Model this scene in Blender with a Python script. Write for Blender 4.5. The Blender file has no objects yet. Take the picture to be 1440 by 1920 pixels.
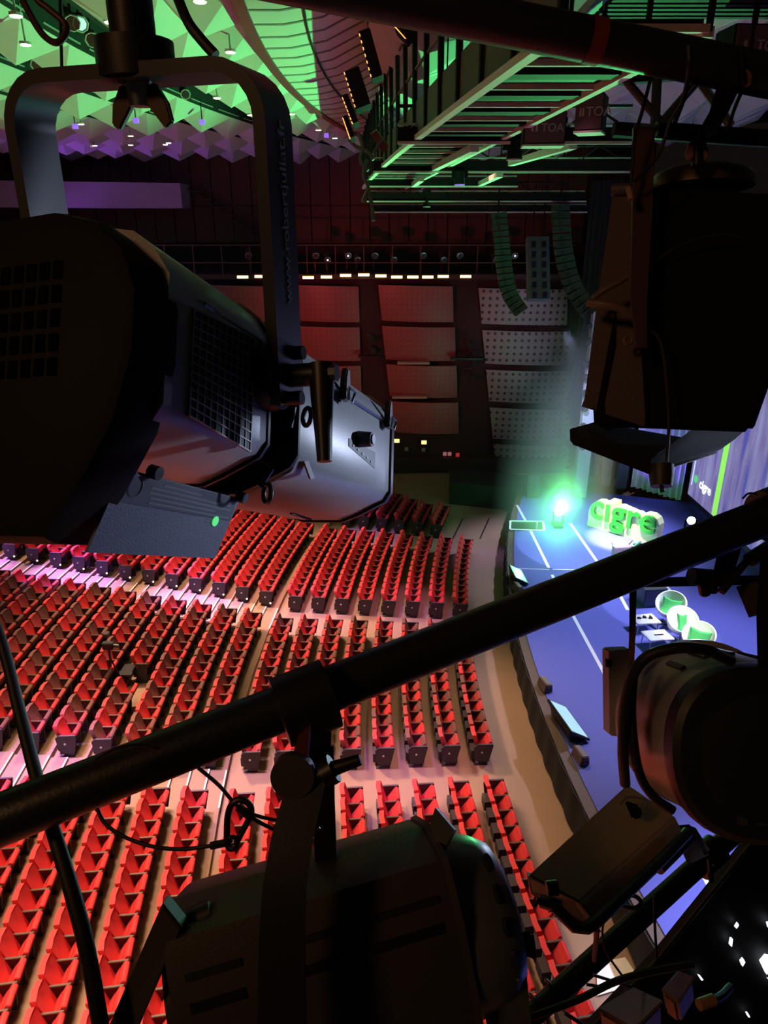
import bpy, bmesh, math, random
from mathutils import Vector as V, Matrix
random.seed(7)
sc = bpy.context.scene
C = sc.collection
# ---------------------------------------------------------------- camera
F_PX = 1331.0; PITCH = math.radians(22); CAM = V((0, 0, 14))
cR = V((1, 0, 0)); cF = V((0, math.cos(PITCH), -math.sin(PITCH))); cU = V((0, math.sin(PITCH), math.cos(PITCH)))
cam = bpy.data.objects.new('camera', bpy.data.cameras.new('camera')); C.objects.link(cam)
cam.location = CAM; cam.rotation_euler = (math.pi/2 - PITCH, 0, 0)
cam.data.sensor_fit = 'VERTICAL'; cam.data.sensor_height = 36; cam.data.lens = F_PX/1920*36
cam.data.clip_start = 0.05; cam.data.clip_end = 300
sc.camera = cam
def ray(x, y): return cR*((x-720)/F_PX) + cU*((960-y)/F_PX) + cF
def P(x, y, d): return CAM + ray(x, y)*d                       # point seen at a pixel, d metres ahead
def onz(x, y, z): r = ray(x, y); return CAM + r*((z-CAM.z)/r.z)
def onY(x, y, Y): r = ray(x, y); return CAM + r*(Y/r.y)
# ---------------------------------------------------------------- world, lights, exposure
sc.view_settings.view_transform = 'Standard'; sc.view_settings.look = 'None'
sc.view_settings.exposure = 0.0; sc.view_settings.gamma = 1.0; sc.view_settings.use_curve_mapping = False
w = bpy.data.worlds.new('hall_dark'); sc.world = w; w.use_nodes = True
w.node_tree.nodes['Background'].inputs[0].default_value = (0.5, 0.35, 0.3, 1); w.node_tree.nodes['Background'].inputs[1].default_value = 0.01
def spot(name, loc, to, col, watts, angle, blend=0.6, radius=0.15):
    l = bpy.data.lights.new(name, 'SPOT'); l.energy = watts; l.color = col; l.spot_size = math.radians(angle); l.spot_blend = blend; l.shadow_soft_size = radius
    o = bpy.data.objects.new(name, l); C.objects.link(o); o.location = loc
    o.rotation_euler = (V(to)-V(loc)).to_track_quat('-Z', 'Y').to_euler(); return o
CX, CY, R0, S1, S2, GAP, H1, H0 = 57.98, 18.51, 55.63, 0.913, 0.924, 1.14, 0.142, 0.171
def rk(k): return R0 + S1*min(k, 7) + (GAP + S2*(k-8) if k >= 8 else 0)
def zk(k): return H0 + H1*(k-8) if k >= 8 else 0.0
def pol(R, th, z=0): return V((CX - R*math.cos(th), CY + R*math.sin(th), z))
WARM = (1, .64, .42); PURP = (.42, .2, 1); PINK = (1, .42, .62)
# house lights in the ceiling above the stalls
for (x, y, tx, ty, wt, an) in ((-6, 16, -4, 10, 11500, 62), (-10, 25, -5, 19, 21000, 56), (-4, 32, -3.5, 26, 17000, 46),
                               (-14, 31, -12, 27, 10000, 52), (2, 24, 3.0, 14, 11000, 46), (-6, 9, -4, 1.5, 15000, 66), (-13, 8, -11, 3, 12000, 60), (-13, 14, -9, 12, 8500, 56)):
    spot('house_light', (x, y, 17.4), (tx, ty, 0), WARM, wt*1.2, an, .8, 1.0)
# violet aisle lights
for (R, th, wt, an) in ((58, -.063, 3600, 15), (62, -.063, 5200, 15), (66.5, -.063, 13000, 16), (70, -.06, 13000, 16),
                    (57, .08, 3000, 14), (61, .08, 5000, 14), (65.5, .08, 22000, 15), (70, .08, 34000, 15), (74, .08, 34000, 15), (54.6, .19, 3200, 14), (60, .213, 4000, 13)):
    p = pol(R, th); spot('aisle_light', (p.x-3, p.y+1, 17.3), p, PURP, wt*3.0, an, .9, .2)
for (R, th) in ((57, -.06), (61, .1), (57.5, .1), (64, .095)):
    p = pol(R, th); spot('aisle_light', (p.x+2, p.y-4, 17.3), p, (1, .35, .6), 6500, 16, .9, .2)
# stage wash, cool white
for (x, y, tx, ty, wt, an) in ((12, 32, 8.6, 29, 16000, 44), (14, 23, 9, 19, 12000, 48), (13, 11, 8.5, 8.5, 26000, 36)):
    spot('stage_wash', (x, y, 16), (tx, ty, 1.1), (.62, .66, 1), wt, an, .8, .3)
spot('stage_pool', (10.5, 22, 15), onz(1082, 1028, 1.12), (.75, .8, 1), 9000, 18.5, .08, .05)
spot('stage_pool', (17, 24, 15), onz(1275, 1130, 1.12), (.7, .78, 1), 8000, 19, .08, .05)
spot('stage_pool', (17, 20, 15), onz(1350, 1205, 1.12), (.7, .78, 1), 8000, 19, .08, .05)
spot('sign_key', (8.5, 27, 13), onz(1160, 985, 1.8), (1, .95, .55), 42000, 15, .6, .1)
spot('chair_key', (9, 14, 14.5), onz(1285, 1180, 1.5), (1, .98, .9), 13000, 10, .7, .1)
# red and violet wash on the side wall, violet on the far ceiling
spot('wall_red', (-6, 28, 9.5), (-.5, 41, 9.0), (1, .05, .09), 1700, 66, .8, .2)
spot('wall_white', (9, 27, 12), (7.6, 41, 8.6), (.8, .66, .9), 800, 26, .8, .2)
spot('ceiling_violet', (-20, 40, 10.5), (-11, 40, 18), (.36, .10, 1), 1700, 95, .9, .2)
spot('ceiling_mauve', (-14, 22, 8), (-12, 34, 18), (.9, .4, .75), 150, 70, .9, .2)
LAMP_G = onz(1045, 988, 1.12) + V((0, 0, .75)); LAMP_W = onz(1291, 1005, 1.12) + V((0, 0, .75))
spot('green_flood', (11, 26, 2), (-5.5, 22, 18), (.12, 1, .25), 31000, 56, .7, .12)  # added green light with no lamp body, set apart to reach the ceiling
spot('green_flood', LAMP_G + (CAM-LAMP_G).normalized()*.25, (5.5, 9, 17), (.12, 1, .25), 12000, 40, .8, .1)
spot('green_beam', LAMP_G + V((0, .1, .3)), LAMP_G + V((.0, .4, 12)), (.1, 1, .25), 2500, 7, .5, .03)
spot('white_flood', LAMP_W + V((-.2, -.35, .2)), P(640, 850, 1.3), (.6, .7, 1), 2500, 9, .9, .15)
spot('side_stage_flood', (8.5, 5.2, 12.6), P(690, 965, 1.35), (.62, .72, 1), 2700, 7.0, .9, .25)  # added unseen side light, narrowed onto the profile spotlight's barrel
# dim warm working light on the catwalk behind the camera
wl_ = bpy.data.lights.new('catwalk_worklight', 'POINT'); wl_.energy = 52; wl_.color = (1, .5, .22); wl_.shadow_soft_size = .25
wo_ = bpy.data.objects.new('catwalk_worklight', wl_); C.objects.link(wo_); wo_.location = (-1.9, -1.3, 15.6)
# ---------------------------------------------------------------- materials
MATS = {}
def mat(name, col, rough=.6, metal=0., var=.12, scale=8., bump=0., bscale=60., emit=None, es=0., spec=None):
    if name in MATS: return MATS[name]
    m = bpy.data.materials.new(name); m.use_nodes = True; nt = m.node_tree; b = nt.nodes['Principled BSDF']
    b.inputs['Roughness'].default_value = rough; b.inputs['Metallic'].default_value = metal
    if spec is not None: b.inputs['Specular IOR Level'].default_value = spec
    tc = nt.nodes.new('ShaderNodeTexCoord'); n = nt.nodes.new('ShaderNodeTexNoise'); n.inputs['Scale'].default_value = scale; n.inputs['Detail'].default_value = 4
    nt.links.new(tc.outputs['Object'], n.inputs['Vector'])
    r = nt.nodes.new('ShaderNodeMix'); r.data_type = 'RGBA'
    r.inputs[6].default_value = tuple(c*(1-var) for c in col) + (1,); r.inputs[7].default_value = tuple(min(1, c*(1+var)) for c in col) + (1,)
    nt.links.new(n.outputs['Fac'], r.inputs[0]); nt.links.new(r.outputs[2], b.inputs['Base Color'])
    if bump:
        n2 = nt.nodes.new('ShaderNodeTexNoise'); n2.inputs['Scale'].default_value = bscale; nt.links.new(tc.outputs['Object'], n2.inputs['Vector'])
        bp = nt.nodes.new('ShaderNodeBump'); bp.inputs['Strength'].default_value = bump; bp.inputs['Distance'].default_value = .002
        nt.links.new(n2.outputs['Fac'], bp.inputs['Height']); nt.links.new(bp.outputs['Normal'], b.inputs['Normal'])
    if emit: b.inputs['Emission Color'].default_value = (*emit, 1); b.inputs['Emission Strength'].default_value = es
    MATS[name] = m; return m
BLK = mat('black_paint', (.011, .011, .012), .42, bump=.06, bscale=500)
BLK2 = mat('black_satin_metal', (.05, .052, .056), .36, bump=.25, bscale=600, scale=30)
RUB = mat('black_rubber', (.008, .008, .008), .55)
STEEL = mat('bright_steel', (.5, .5, .5), .3, 1.)
PLUM = mat('dark_brown_paint', (.06, .038, .036), .5, bump=.2, bscale=300)
# ---------------------------------------------------------------- mesh helpers
class MB:
    def __init__(s): s.v = []; s.f = []
    def add(s, vs, fs): o = len(s.v); s.v += [V(p) for p in vs]; s.f += [tuple(i+o for i in f) for f in fs]; return s
    def hexa(s, a, b):                                          # two quads, four points each
        return s.add(list(a)+list(b), [(3, 2, 1, 0), (4, 5, 6, 7), (0, 1, 5, 4), (1, 2, 6, 5), (2, 3, 7, 6), (3, 0, 4, 7)])
    def box(s, c, ex, ey, ez):                                  # centre and half-axis vectors
        c = V(c); ex, ey, ez = V(ex), V(ey), V(ez)
        return s.hexa([c-ex-ey-ez, c+ex-ey-ez, c+ex+ey-ez, c-ex+ey-ez], [c-ex-ey+ez, c+ex-ey+ez, c+ex+ey+ez, c-ex+ey+ez])
    def abox(s, x0, x1, y0, y1, z0, z1):
        return s.box(((x0+x1)/2, (y0+y1)/2, (z0+z1)/2), ((x1-x0)/2, 0, 0), (0, (y1-y0)/2, 0), (0, 0, (z1-z0)/2))
    def loft(s, rings, cap0=True, cap1=True, closed=True):
        n = len(rings[0]); vs = [p for r in rings for p in r]; fs = []
        for i in range(len(rings)-1):
            for j in range(n if closed else n-1): a, b = i*n+j, i*n+(j+1) % n; fs.append((a, b, b+n, a+n))
        if cap0: fs.append(tuple(range(n))[::-1])
        if cap1: fs.append(tuple(range((len(rings)-1)*n, len(rings)*n)))
        return s.add(vs, fs)
    def tube(s, pts, r, n=10, closed=False):
        pts = [V(p) for p in pts]; rings = []; m = len(pts); up = None
        for i, p in enumerate(pts):
            t = ((pts[(i+1) % m] if closed or i < m-1 else p) - (pts[i-1] if closed or i > 0 else p)).normalized()
            if up is None: up = t.orthogonal().normalized()
            up = (up - t*up.dot(t)).normalized(); q = t.cross(up); rr = r[i] if isinstance(r, (list, tuple)) else r
            rings.append([p + (up*math.cos(6.28319*k/n) + q*math.sin(6.28319*k/n))*rr for k in range(n)])
        if closed: rings.append(rings[0]); return s.loft(rings, False, False)
        return s.loft(rings)
    def bar(s, a, b, w, h, up=V((0, 0, 1))):                    # rectangular bar between two points
        a, b = V(a), V(b); t = (b-a).normalized(); q = t.cross(up).normalized(); u = q.cross(t).normalized()
        return s.box((a+b)/2, (b-a)/2, q*w/2, u*h/2)
    def prism(s, poly, o, ex, ey, n):                           # polygon in a plane, extruded by n
        a = [o + ex*x + ey*y for x, y in poly]; k = len(a)
        return s.add(a + [p+n for p in a], [tuple(range(k))[::-1], tuple(range(k, 2*k))] + [(i, (i+1) % k, (i+1) % k+k, i+k) for i in range(k)])
    def ring(s, c, ax, R, r, n=28, m=8):
        ax = ax.normalized(); u = ax.orthogonal().normalized(); q = ax.cross(u)
        return s.tube([c + (u*math.cos(6.28319*i/n)+q*math.sin(6.28319*i/n))*R for i in range(n)], r, m, True)
    def build(s, name, m, parent=None, loc=None, smooth=True, bevel=0.):
        loc = V(loc) if loc is not None else V((0, 0, 0))
        org = loc
        if parent is not None:
            q = parent
            while q is not None: org = org + V(q.location); q = q.parent
        me = bpy.data.meshes.new(name); me.from_pydata([tuple(p-org) for p in s.v], [], s.f)
        bm = bmesh.new(); bm.from_mesh(me); bmesh.ops.recalc_face_normals(bm, faces=bm.faces)
        if bevel: bmesh.ops.bevel(bm, geom=[e for e in bm.edges if len(e.link_faces) == 2 and e.calc_face_angle(0) > .6], offset=bevel, segments=2, affect='EDGES', clamp_overlap=True)
        bm.to_mesh(me); bm.free(); me.materials.append(m)
        if smooth: me.shade_smooth(); me.set_sharp_from_angle(angle=math.radians(35))
        o = bpy.data.objects.new(name, me); C.objects.link(o); o.location = loc; o.parent = parent; return o
def tag(o, label=None, cat=None, group=None, kind=None):
    if label: o['label'] = label
    if cat: o['category'] = cat
    if group: o['group'] = group
    if kind: o['kind'] = kind
    return o
def thing(name, loc, label, cat, group=None, rz=0):
    o = bpy.data.objects.new(name, None); C.objects.link(o); o.location = loc; o.rotation_euler = (0, 0, rz); o.empty_display_size = .1
    return tag(o, label, cat, group)
def rrect(w, h, r, n=4):
    pts = []
    for cx, cy, a0 in ((w/2-r, h/2-r, 0), (-w/2+r, h/2-r, 90), (-w/2+r, -h/2+r, 180), (w/2-r, -h/2+r, 270)):
        for i in range(n+1): a = math.radians(a0 + 90*i/n); pts.append((cx+r*math.cos(a), cy+r*math.sin(a)))
    return pts
def crom(pts, n=8):
    pts = [V(p) for p in pts]; out = []
    q = [pts[0]*2-pts[1]] + pts + [pts[-1]*2-pts[-2]]
    for i in range(1, len(q)-2):
        for k in range(n):
            t = k/n; a, b, c, d = q[i-1:i+3]
            out.append(.5*((2*b)+(c-a)*t+(2*a-5*b+4*c-d)*t*t+(3*b-a-3*c+d)*t**3))
    return out + [pts[-1]]
def text(name, s, size, o, ex, ey, m, parent, depth=.002, offset=0., align='LEFT'):
    cu = bpy.data.curves.new(name, 'FONT'); cu.body = s; cu.size = size; cu.extrude = depth; cu.offset = offset; cu.align_x = align; cu.resolution_u = 3
    ob = bpy.data.objects.new(name, cu); C.objects.link(ob); dg = bpy.context.evaluated_depsgraph_get()
    me = bpy.data.meshes.new_from_object(ob.evaluated_get(dg)); C.objects.unlink(ob); bpy.data.objects.remove(ob)
    ex = ex.normalized(); ez = ex.cross(ey).normalized(); ey = ez.cross(ex)
    org = V((0, 0, 0)); q = parent
    while q is not None: org += V(q.location); q = q.parent
    for v in me.vertices: v.co = o + ex*v.co.x + ey*v.co.y + ez*v.co.z - org
    me.materials.clear(); me.materials.append(m)
    t = bpy.data.objects.new(name, me); C.objects.link(t); t.parent = parent; return t
ORD = ['first', 'second', 'third', 'fourth', 'fifth', 'sixth', 'seventh', 'eighth', 'ninth', 'tenth', 'eleventh', 'twelfth', 'thirteenth', 'fourteenth', 'fifteenth', 'sixteenth', 'seventeenth', 'eighteenth', 'nineteenth', 'twentieth', 'twenty-first', 'twenty-second', 'twenty-third', 'twenty-fourth', 'twenty-fifth', 'twenty-sixth', 'twenty-seventh', 'twenty-eighth', 'twenty-ninth', 'thirtieth', 'thirty-first', 'thirty-second']
# ================================================================ FLOOR AND RAKED STEPS
FLOORM = mat('tan_carpet', (.29, .175, .112), .85, var=.08, scale=1.5, bump=.3, bscale=30)
def sector(mb, r0, r1, t0, t1, z0, z1, n=24):
    rings = []
    for i in range(n+1):
        t = t0 + (t1-t0)*i/n; rings.append([pol(r0, t, z0), pol(r1, t, z0), pol(r1, t, z1), pol(r0, t, z1)])
    return mb.loft(rings)
floor = tag(sector(MB(), 40, 96, -.42, .62, -.2, 0).build('floor', FLOORM, smooth=False), 'tan carpeted stalls floor curving around the stage', 'floor', kind='structure')
KMAX = 30
for k in range(8, KMAX+1):
    sector(MB(), rk(k)-.80, (rk(k+1)-.80) if k < KMAX else 96, -.42, .46, zk(k)-H1-.05 if k > 8 else 0.001, zk(k), 20).build('raked_step', FLOORM, floor, smooth=False)
LED = mat('step_edge_light', (.8, .8, .85), .3, emit=(1, .7, .95), es=.12)
for (ta, tb) in ((-.0735, -.0495), (.0665, .0925)):
    for k in range(8, 24):
        for dr, dz in ((-.80, 0), (-.34, -.5)):
            r = rk(k)+dr; z = zk(k) + (0 if dz == 0 else H1*.5)
            if dz: sector(MB(), r, rk(k+1)-.805, ta+.001, tb-.001, zk(k)-.02, z, 3).build('aisle_step', FLOORM, floor, smooth=False)
            sector(MB(), r-.012, r+.028, ta+.0012, tb-.0012, z-.01, z+.012, 4).build('step_edge_light', LED, floor, smooth=False)
# ================================================================ SEATS
REDS = [mat('bright_red_velour', (.62, .028, .03), .75, var=.1, scale=12, bump=.15, bscale=300), mat('dull_red_velour', (.40, .045, .042), .8, var=.1, scale=12),
        mat('brown_velour', (.17, .055, .042), .8, var=.1, scale=12)]
DEEP = mat('deep_red_seat_pan', (.48, .022, .024), .8)
WOOD = mat('dark_armrest_wood', (.075, .034, .019), .5, var=.25, scale=20)
PANEL = mat('dark_end_panel', (.045, .035, .045), .6)
WHITE = mat('white_disc', (.8, .78, .75), .4)
def seat_meshes():
    d = {}
    # backrest: rounded top, slightly dished cushion, thick
    out = [(-.215, .40), (.215, .40), (.228, .70), (.226, .92), (.20, .965), (.0, .975), (-.20, .965), (-.226, .92), (-.228, .70)]
    mb = MB(); fr = [(.285-(z-.40)*.26-(.018 if abs(y) < .01 else 0), y, z) for y, z in out]; bk = [(x-.085-(.03 if z > .6 else 0), y*.97, z-.012) for x, y, z in fr]
    mid = [(.285-(k[1]-.40)*.26-.014, k[0]*.84, .40+(k[1]-.40)*.88+.03) for k in out]; n = len(out)
    mb.add(fr+bk+mid, [(i, (i+1) % n, (i+1) % n+n, i+n) for i in range(n)] + [tuple(range(n, 2*n))] + [(i, (i+1) % n, (i+1) % n+2*n, i+2*n) for i in range(n)] + [tuple(range(2*n, 3*n))])
    d['backrest'] = mb
    a = math.radians(58); ca, sa = math.cos(a), math.sin(a); rings = []   # tipped-up seat
    for t, hw, th in ((0, .20, .07), (.05, .215, .12), (.34, .215, .13), (.41, .20, .09)):
        c = V((.31+ca*t, 0, .40+sa*t)); nx = V((sa, 0, -ca)); rings.append([c+V((0, -hw, 0)), c+V((0, hw, 0)), c+nx*th+V((0, hw*.97, 0)), c+nx*th+V((0, -hw*.97, 0))])
    d['seat'] = MB().loft(rings)
    mb = MB(); mb.add([(.30, -.19, .42), (.30, .19, .42), (.42, .19, .60), (.42, -.19, .60), (.26, -.19, .38), (.26, .19, .38), (.44, .19, .44), (.44, -.19, .44)], [(0, 1, 2, 3), (7, 6, 5, 4), (0, 4, 5, 1), (1, 5, 6, 2), (2, 6, 7, 3), (3, 7, 4, 0)])
    d['seat_pan'] = mb
    d['armrest'] = MB().hexa([(.17, -.281, .655), (.58, -.279, .655), (.58, -.219, .655), (.17, -.219, .655)], [(.17, -.279, .70), (.575, -.277, .695), (.575, -.223, .695), (.17, -.223, .70)])
    mb = MB(); mb.hexa([(.22, -.27, 0), (.46, -.27, 0), (.46, -.23, 0), (.22, -.23, 0)], [(.20, -.27, .655), (.54, -.27, .655), (.54, -.23, .655), (.20, -.23, .655)]); mb.abox(.02, .22, -.16, .16, .12, .40); mb.abox(.10, .48, -.29, -.21, 0, .03)
    d['support'] = mb
    ep = [(.13, .16), (.50, .12), (.61, .66), (.60, .71), (.16, .71), (.07, .62)]
    d['end_panel'] = MB().prism(ep, V((0, -.30, 0)), V((1, 0, 0)), V((0, 0, 1)), V((0, .05, 0)))
    d['number_disc'] = MB().tube([(.30, -.312, .45), (.30, -.298, .45)], .03, 12)
    d['foot_light'] = MB().box((.50, -.305, .20), (.022, 0, 0), (0, .012, 0), (0, 0, .022))
    return d
SM = seat_meshes(); SMAT = {'armrest': WOOD, 'support': PANEL, 'end_panel': PANEL, 'number_disc': WHITE, 'seat_pan': DEEP, 'foot_light': mat('foot_light', (1, .9, .7), .3, emit=(1, .8, .5), es=8)}
SDATA = {}
def sdata(part, c):
    key = (part, c if part in ('backrest', 'seat') else 0)
    if key not in SDATA:
        mb = SM[part]; me = bpy.data.meshes.new(part); me.from_pydata([tuple(p) for p in mb.v], [], mb.f)
        bm = bmesh.new(); bm.from_mesh(me); bmesh.ops.recalc_face_normals(bm, faces=bm.faces)
        if part in ('seat', 'armrest'): bmesh.ops.bevel(bm, geom=list(bm.edges), offset=.012, segments=1, affect='EDGES')
        bm.to_mesh(me); bm.free(); me.materials.append(SMAT.get(part) or REDS[c]); me.shade_smooth(); me.set_sharp_from_angle(angle=math.radians(40)); SDATA[key] = me
    return SDATA[key]
def pixel(p):
    q = p - CAM; d = q.dot(cF); return (720+F_PX*q.dot(cR)/d, 960-F_PX*q.dot(cU)/d, d) if d > .1 else (9e9, 9e9, d)
seats = []                                                       # (block, row, index, R, theta, z, colour, first, last)
for k in range(0, KMAX):
    R = rk(k); n = 40
    for i in range(n): seats.append(('A', k, i, R, -.0745-(i+.5)*.498/R, zk(k), 0, i == n-1, i == 0))
    n = round(.1145*R/.494)
    for i in range(n):
        if k == 11 and i in (5, 6): continue
        seats.append(('B', k, i, R, -.049+(i+.5)*.1145/n, zk(k), (i+k) % 3, i == 0, i == n-1))
    n = round(.108*R/.497)
    for i in range(n): seats.append(('C', k, i, R, .093+(i+.5)*.108/n, zk(k), 0, i == 0, i == n-1))
for j in range(16):
    R = R0+S1*(1.78+j) + (.2 if j > 5 else 0); z = zk(j+2)*.9 if j > 5 else 0; n = 5+int(j*.9)
    n = sum(1 for i in range(n) if pol(R, .2265+.001*j+(i+1)*.5/R).y < 40.2)
    for i in range(n): seats.append(('D', j, i, R, .2265+.001*j+(i+.5)*.5/R, z, 0, i == 0, i == n-1))
vis = []
for s in seats:
    p = pixel(pol(s[3], s[4], s[5]+.6))
    if (-130 < p[0] < 1560 and 300 < p[1] < 2080) or (p[2] > 0 and -900 < p[0] < 1500 and 2000 < p[1] < 9000): vis.append((p, s))
inside = [v for v in vis if -10 < v[0][0] < 1450 and v[0][1] < 1950]
def hidden(x, y):   # seats wholly behind the near lanterns
    return (y > 1600+.0*x and 340 < x < 930 and y > 1760-(x-330)*.36+60) or (x < 200 and y < 1000) or (x < 400 and y < 985) or (x < 690 and y < 930)
near = sorted([v for v in inside if not hidden(v[0][0], v[0][1])], key=lambda v: v[0][2])[:300]
nearset = set(id(v) for v in near)
CNAME = ['bright red', 'dull red', 'brown']; BL = {'A': 'near block', 'B': 'middle block', 'C': 'far block', 'D': 'rearmost far block'}
used_disc = set()
for v in near:
    b, k, i, R, th, z, c, first, last = v[1]
    wh = 'cross aisle' if b == 'A' else 'near aisle'
    t = thing('theatre_seat', pol(R, th, z), f'{CNAME[c]} theatre seat, {BL[b]}, {ORD[k]} row from stage, {ORD[i]} from {wh}', 'seat', 'tip-up theatre seats in the stalls', -th)
    parts = ['backrest', 'seat', 'seat_pan', 'armrest', 'support']
    if first: parts += ['end_panel', 'number_disc'] + (['foot_light'] if k >= 8 and b == 'C' else [])
    for pn in parts:
        o = bpy.data.objects.new(pn, sdata(pn, c)); C.objects.link(o); o.parent = t
        if pn == 'armrest' and c: o['label'] = 'brown wooden armrest'
    if last:
        o = bpy.data.objects.new('end_panel', sdata('end_panel', c)); C.objects.link(o); o.parent = t; o.location = (0, .55, 0)
# the remaining, smaller-looking seats as one object
vs, fs, mi = [], [], []; ml = REDS + [WOOD, PANEL, WHITE, DEEP, SMAT['foot_light']]
for v in vis:
    if id(v) in nearset: continue
    b, k, i, R, th, z, c, first, last = v[1]; o = pol(R, th, z); ct, st = math.cos(th), math.sin(th)
    def put(pn, m, dy=0):
        me = sdata(pn, c); base = len(vs)
        for q in me.vertices: x, y, zz = q.co.x, q.co.y+dy, q.co.z; vs.append((o.x+x*ct+y*st, o.y-x*st+y*ct, o.z+zz))
        for f in me.polygons: fs.append(tuple(base+a for a in f.vertices)); mi.append(m)
    for pn, m in (('backrest', c), ('seat', c), ('seat_pan', 6), ('armrest', 3), ('support', 4)): put(pn, m)
    if first: put('end_panel', 4); put('number_disc', 5)
    if first and k >= 8 and b == 'C': put('foot_light', 7)
    if last: put('end_panel', 4, .55)
me = bpy.data.meshes.new('theatre_seats_beyond'); me.from_pydata(vs, [], fs)
for m in ml: me.materials.append(m)
me.polygons.foreach_set('material_index', mi); me.update(); me.shade_smooth(); me.set_sharp_from_angle(angle=math.radians(40))
o = bpy.data.objects.new('theatre_seats_beyond', me); C.objects.link(o); tag(o, 'rows of small red theatre seats farther back in the stalls', 'seats', kind='stuff')
# camera position on a tripod, where two seats have been taken out
p = pol(rk(11)+.35, -.049+6*.1145/round(.1145*rk(11)/.494), zk(11))
t = thing('camera_tripod', p, 'dark tripod with small camera heads standing in a gap between middle-block seats', 'tripod')
for a in range(3): MB().tube([p+V((0, 0, 1.25)), p+V((.38*math.cos(a*2.1), .38*math.sin(a*2.1), 0))], .022, 6).build('leg', BLK, t)
MB().tube([p+V((0, 0, 1.1)), p+V((0, 0, 1.55))], .035, 8).build('column', BLK, t)
h = MB().box(p+V((0, 0, 1.68)), (.16, 0, 0), (0, .09, 0), (0, 0, .11)).build('camera_body', BLK, t, bevel=.02)
MB().tube([p+V((.16, 0, 1.68)), p+V((.32, 0, 1.66))], .055, 12).build('lens', BLK2, h)
MB().box(p+V((-.1, .25, 1.9)), (.07, 0, 0), (0, .1, 0), (0, 0, .07)).build('monitor', BLK2, t, bevel=.01)
MB().box(p+V((.25, .5, .45)), (.22, 0, 0), (0, .3, 0), (0, 0, .03)).build('side_tray', BLK, t)
# ================================================================ STAGE
ZS = 1.12
def stage_floor_mat():
    m = mat('blue_stage_carpet', (.095, .10, .42), .75, var=.12, scale=60, bump=.4, bscale=90); return m
stage = tag(sector(MB(), 36, 53.2, -.46, .33, .0, ZS, 40).build('stage_floor', stage_floor_mat(), smooth=False), 'blue carpeted stage floor with white lines', 'stage', kind='structure')
LIP = mat('brown_stage_lip', (.10, .06, .045), .6)
sector(MB(), 53.2, 53.48, -.46, .33, .0, ZS-.03, 40).build('stage_lip', LIP, stage, smooth=False)
mb = MB(); n = 260; rings = []
for i in range(n+1):
    t = -.46 + .79*i/n; s = .03*abs(math.sin(i*math.pi/6)); r = 53.50 + .02*math.sin(i*math.pi/3)
    rings.append([pol(r, t, ZS-.04), pol(r+.03+s, t, .02+s*2.2), pol(r+.05+s, t, .02+s*2.2), pol(r+.03, t, ZS-.04)])
mb.loft(rings); mb.build('stage_skirt', mat('black_drape', (.012, .010, .011), .9), stage)
TAPE = mat('white_line_tape', (.75, .75, .8), .5)
def line(pts, wd, name='floor_line'):
    q = [onz(x, y, ZS) for x, y in pts]; mb = MB()
    for a, b in zip(q, q[1:]): mb.bar(a+V((0, 0, .004)), b+V((0, 0, .004)), wd, .01)
    return mb.build(name, TAPE, stage, smooth=False)
line([(969, 947), (994, 992)], .12); line([(994, 994), (1029, 1065)], .12); line([(1035, 1078), (1072, 1150), (1119, 1237), (1145, 1285)], .12)
line([(1069, 981), (1125, 1061), (1159, 1110), (1177, 1144)], .13); line([(1250, 1100), (1316, 1181)], .13); line([(1320, 1185), (1360, 1235), (1420, 1310)], .13)
line([(956, 1066), (1030, 1068)], .05); line([(1036, 1068), (1112, 1069)], .05); line([(1316, 1181), (1334, 1183)], .06); line([(1318, 1640), (1334, 1672)], .10)
# recessed trap beside the green flood
q = [onz(x, y, ZS) for x, y in ((957, 978), (1018, 979), (1020, 996), (956, 994))]
mb = MB(); [mb.bar(q[i]+V((0, 0, .02)), q[(i+1) % 4]+V((0, 0, .02)), .09, .06) for i in range(4)]
t = thing('stage_trap', q[0], 'rectangular dark stage trap with a white frame near the green flood', 'trap'); mb.build('frame', TAPE, t)
MB().hexa([p+V((0, 0, .002)) for p in q], [p+V((0, 0, .012)) for p in q]).build('cover', mat('dark_trap_cover', (.03, .05, .04), .7), t)
a = onz(1006, 995, ZS); MB().bar(a, a+V((0, 0, .4)), .06, .06, V((1, 0, 0))).build('post', TAPE, t)
# ---- sign
a, b = onz(1101, 985, ZS), onz(1230, 1024, ZS); ex = (b-a); L = ex.length; ex.normalize(); ez = V((0, 0, 1)); nb = V((ex.y, -ex.x, 0)); nb = nb if nb.y > 0 else -nb
t = thing('logo_sign', a, 'big pale yellow block sign with raised green letters spelling cigre on stage', 'sign')
h = 1.0
top = [(0, .78), (.03, 1.1), (.09, 1.3), (.17, 1.36), (.24, 1.28), (.27, 1.2), (.275, 1.5), (.385, 1.5), (.39, 1.3), (.44, 1.36), (.50, 1.33), (.66, 1.24), (.70, 1.27), (.74, 1.2), (.80, 1.34), (.89, 1.36), (.96, 1.24), (1, 1.0)]
poly = [(0, 0), (L, 0)] + [(x*L, z*.98) for x, z in reversed(top)]
CREAM = mat('pale_yellow_board', (.80, .84, .42), .5, var=.05)
MB().prism(poly, a, ex, ez, nb*.5).build('board', CREAM, t, smooth=False, bevel=.012)
GRN = mat('leaf_green_letters', (.03, .36, .05), .5)
tx = text('letters', 'cıgre', 1.72, a + ex*(.03*L) + ez*.50 - nb*.05, ex, ez, GRN, t, .05, .024)
xs = [v.co.dot(ex) for v in tx.data.vertices]; wdt = max(xs)-min(xs); k = (L*.93)/wdt; x0 = min(xs)
for v in tx.data.vertices: p = v.co.dot(ex); v.co += ex*((p-x0)*k + .03*L - p)
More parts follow.
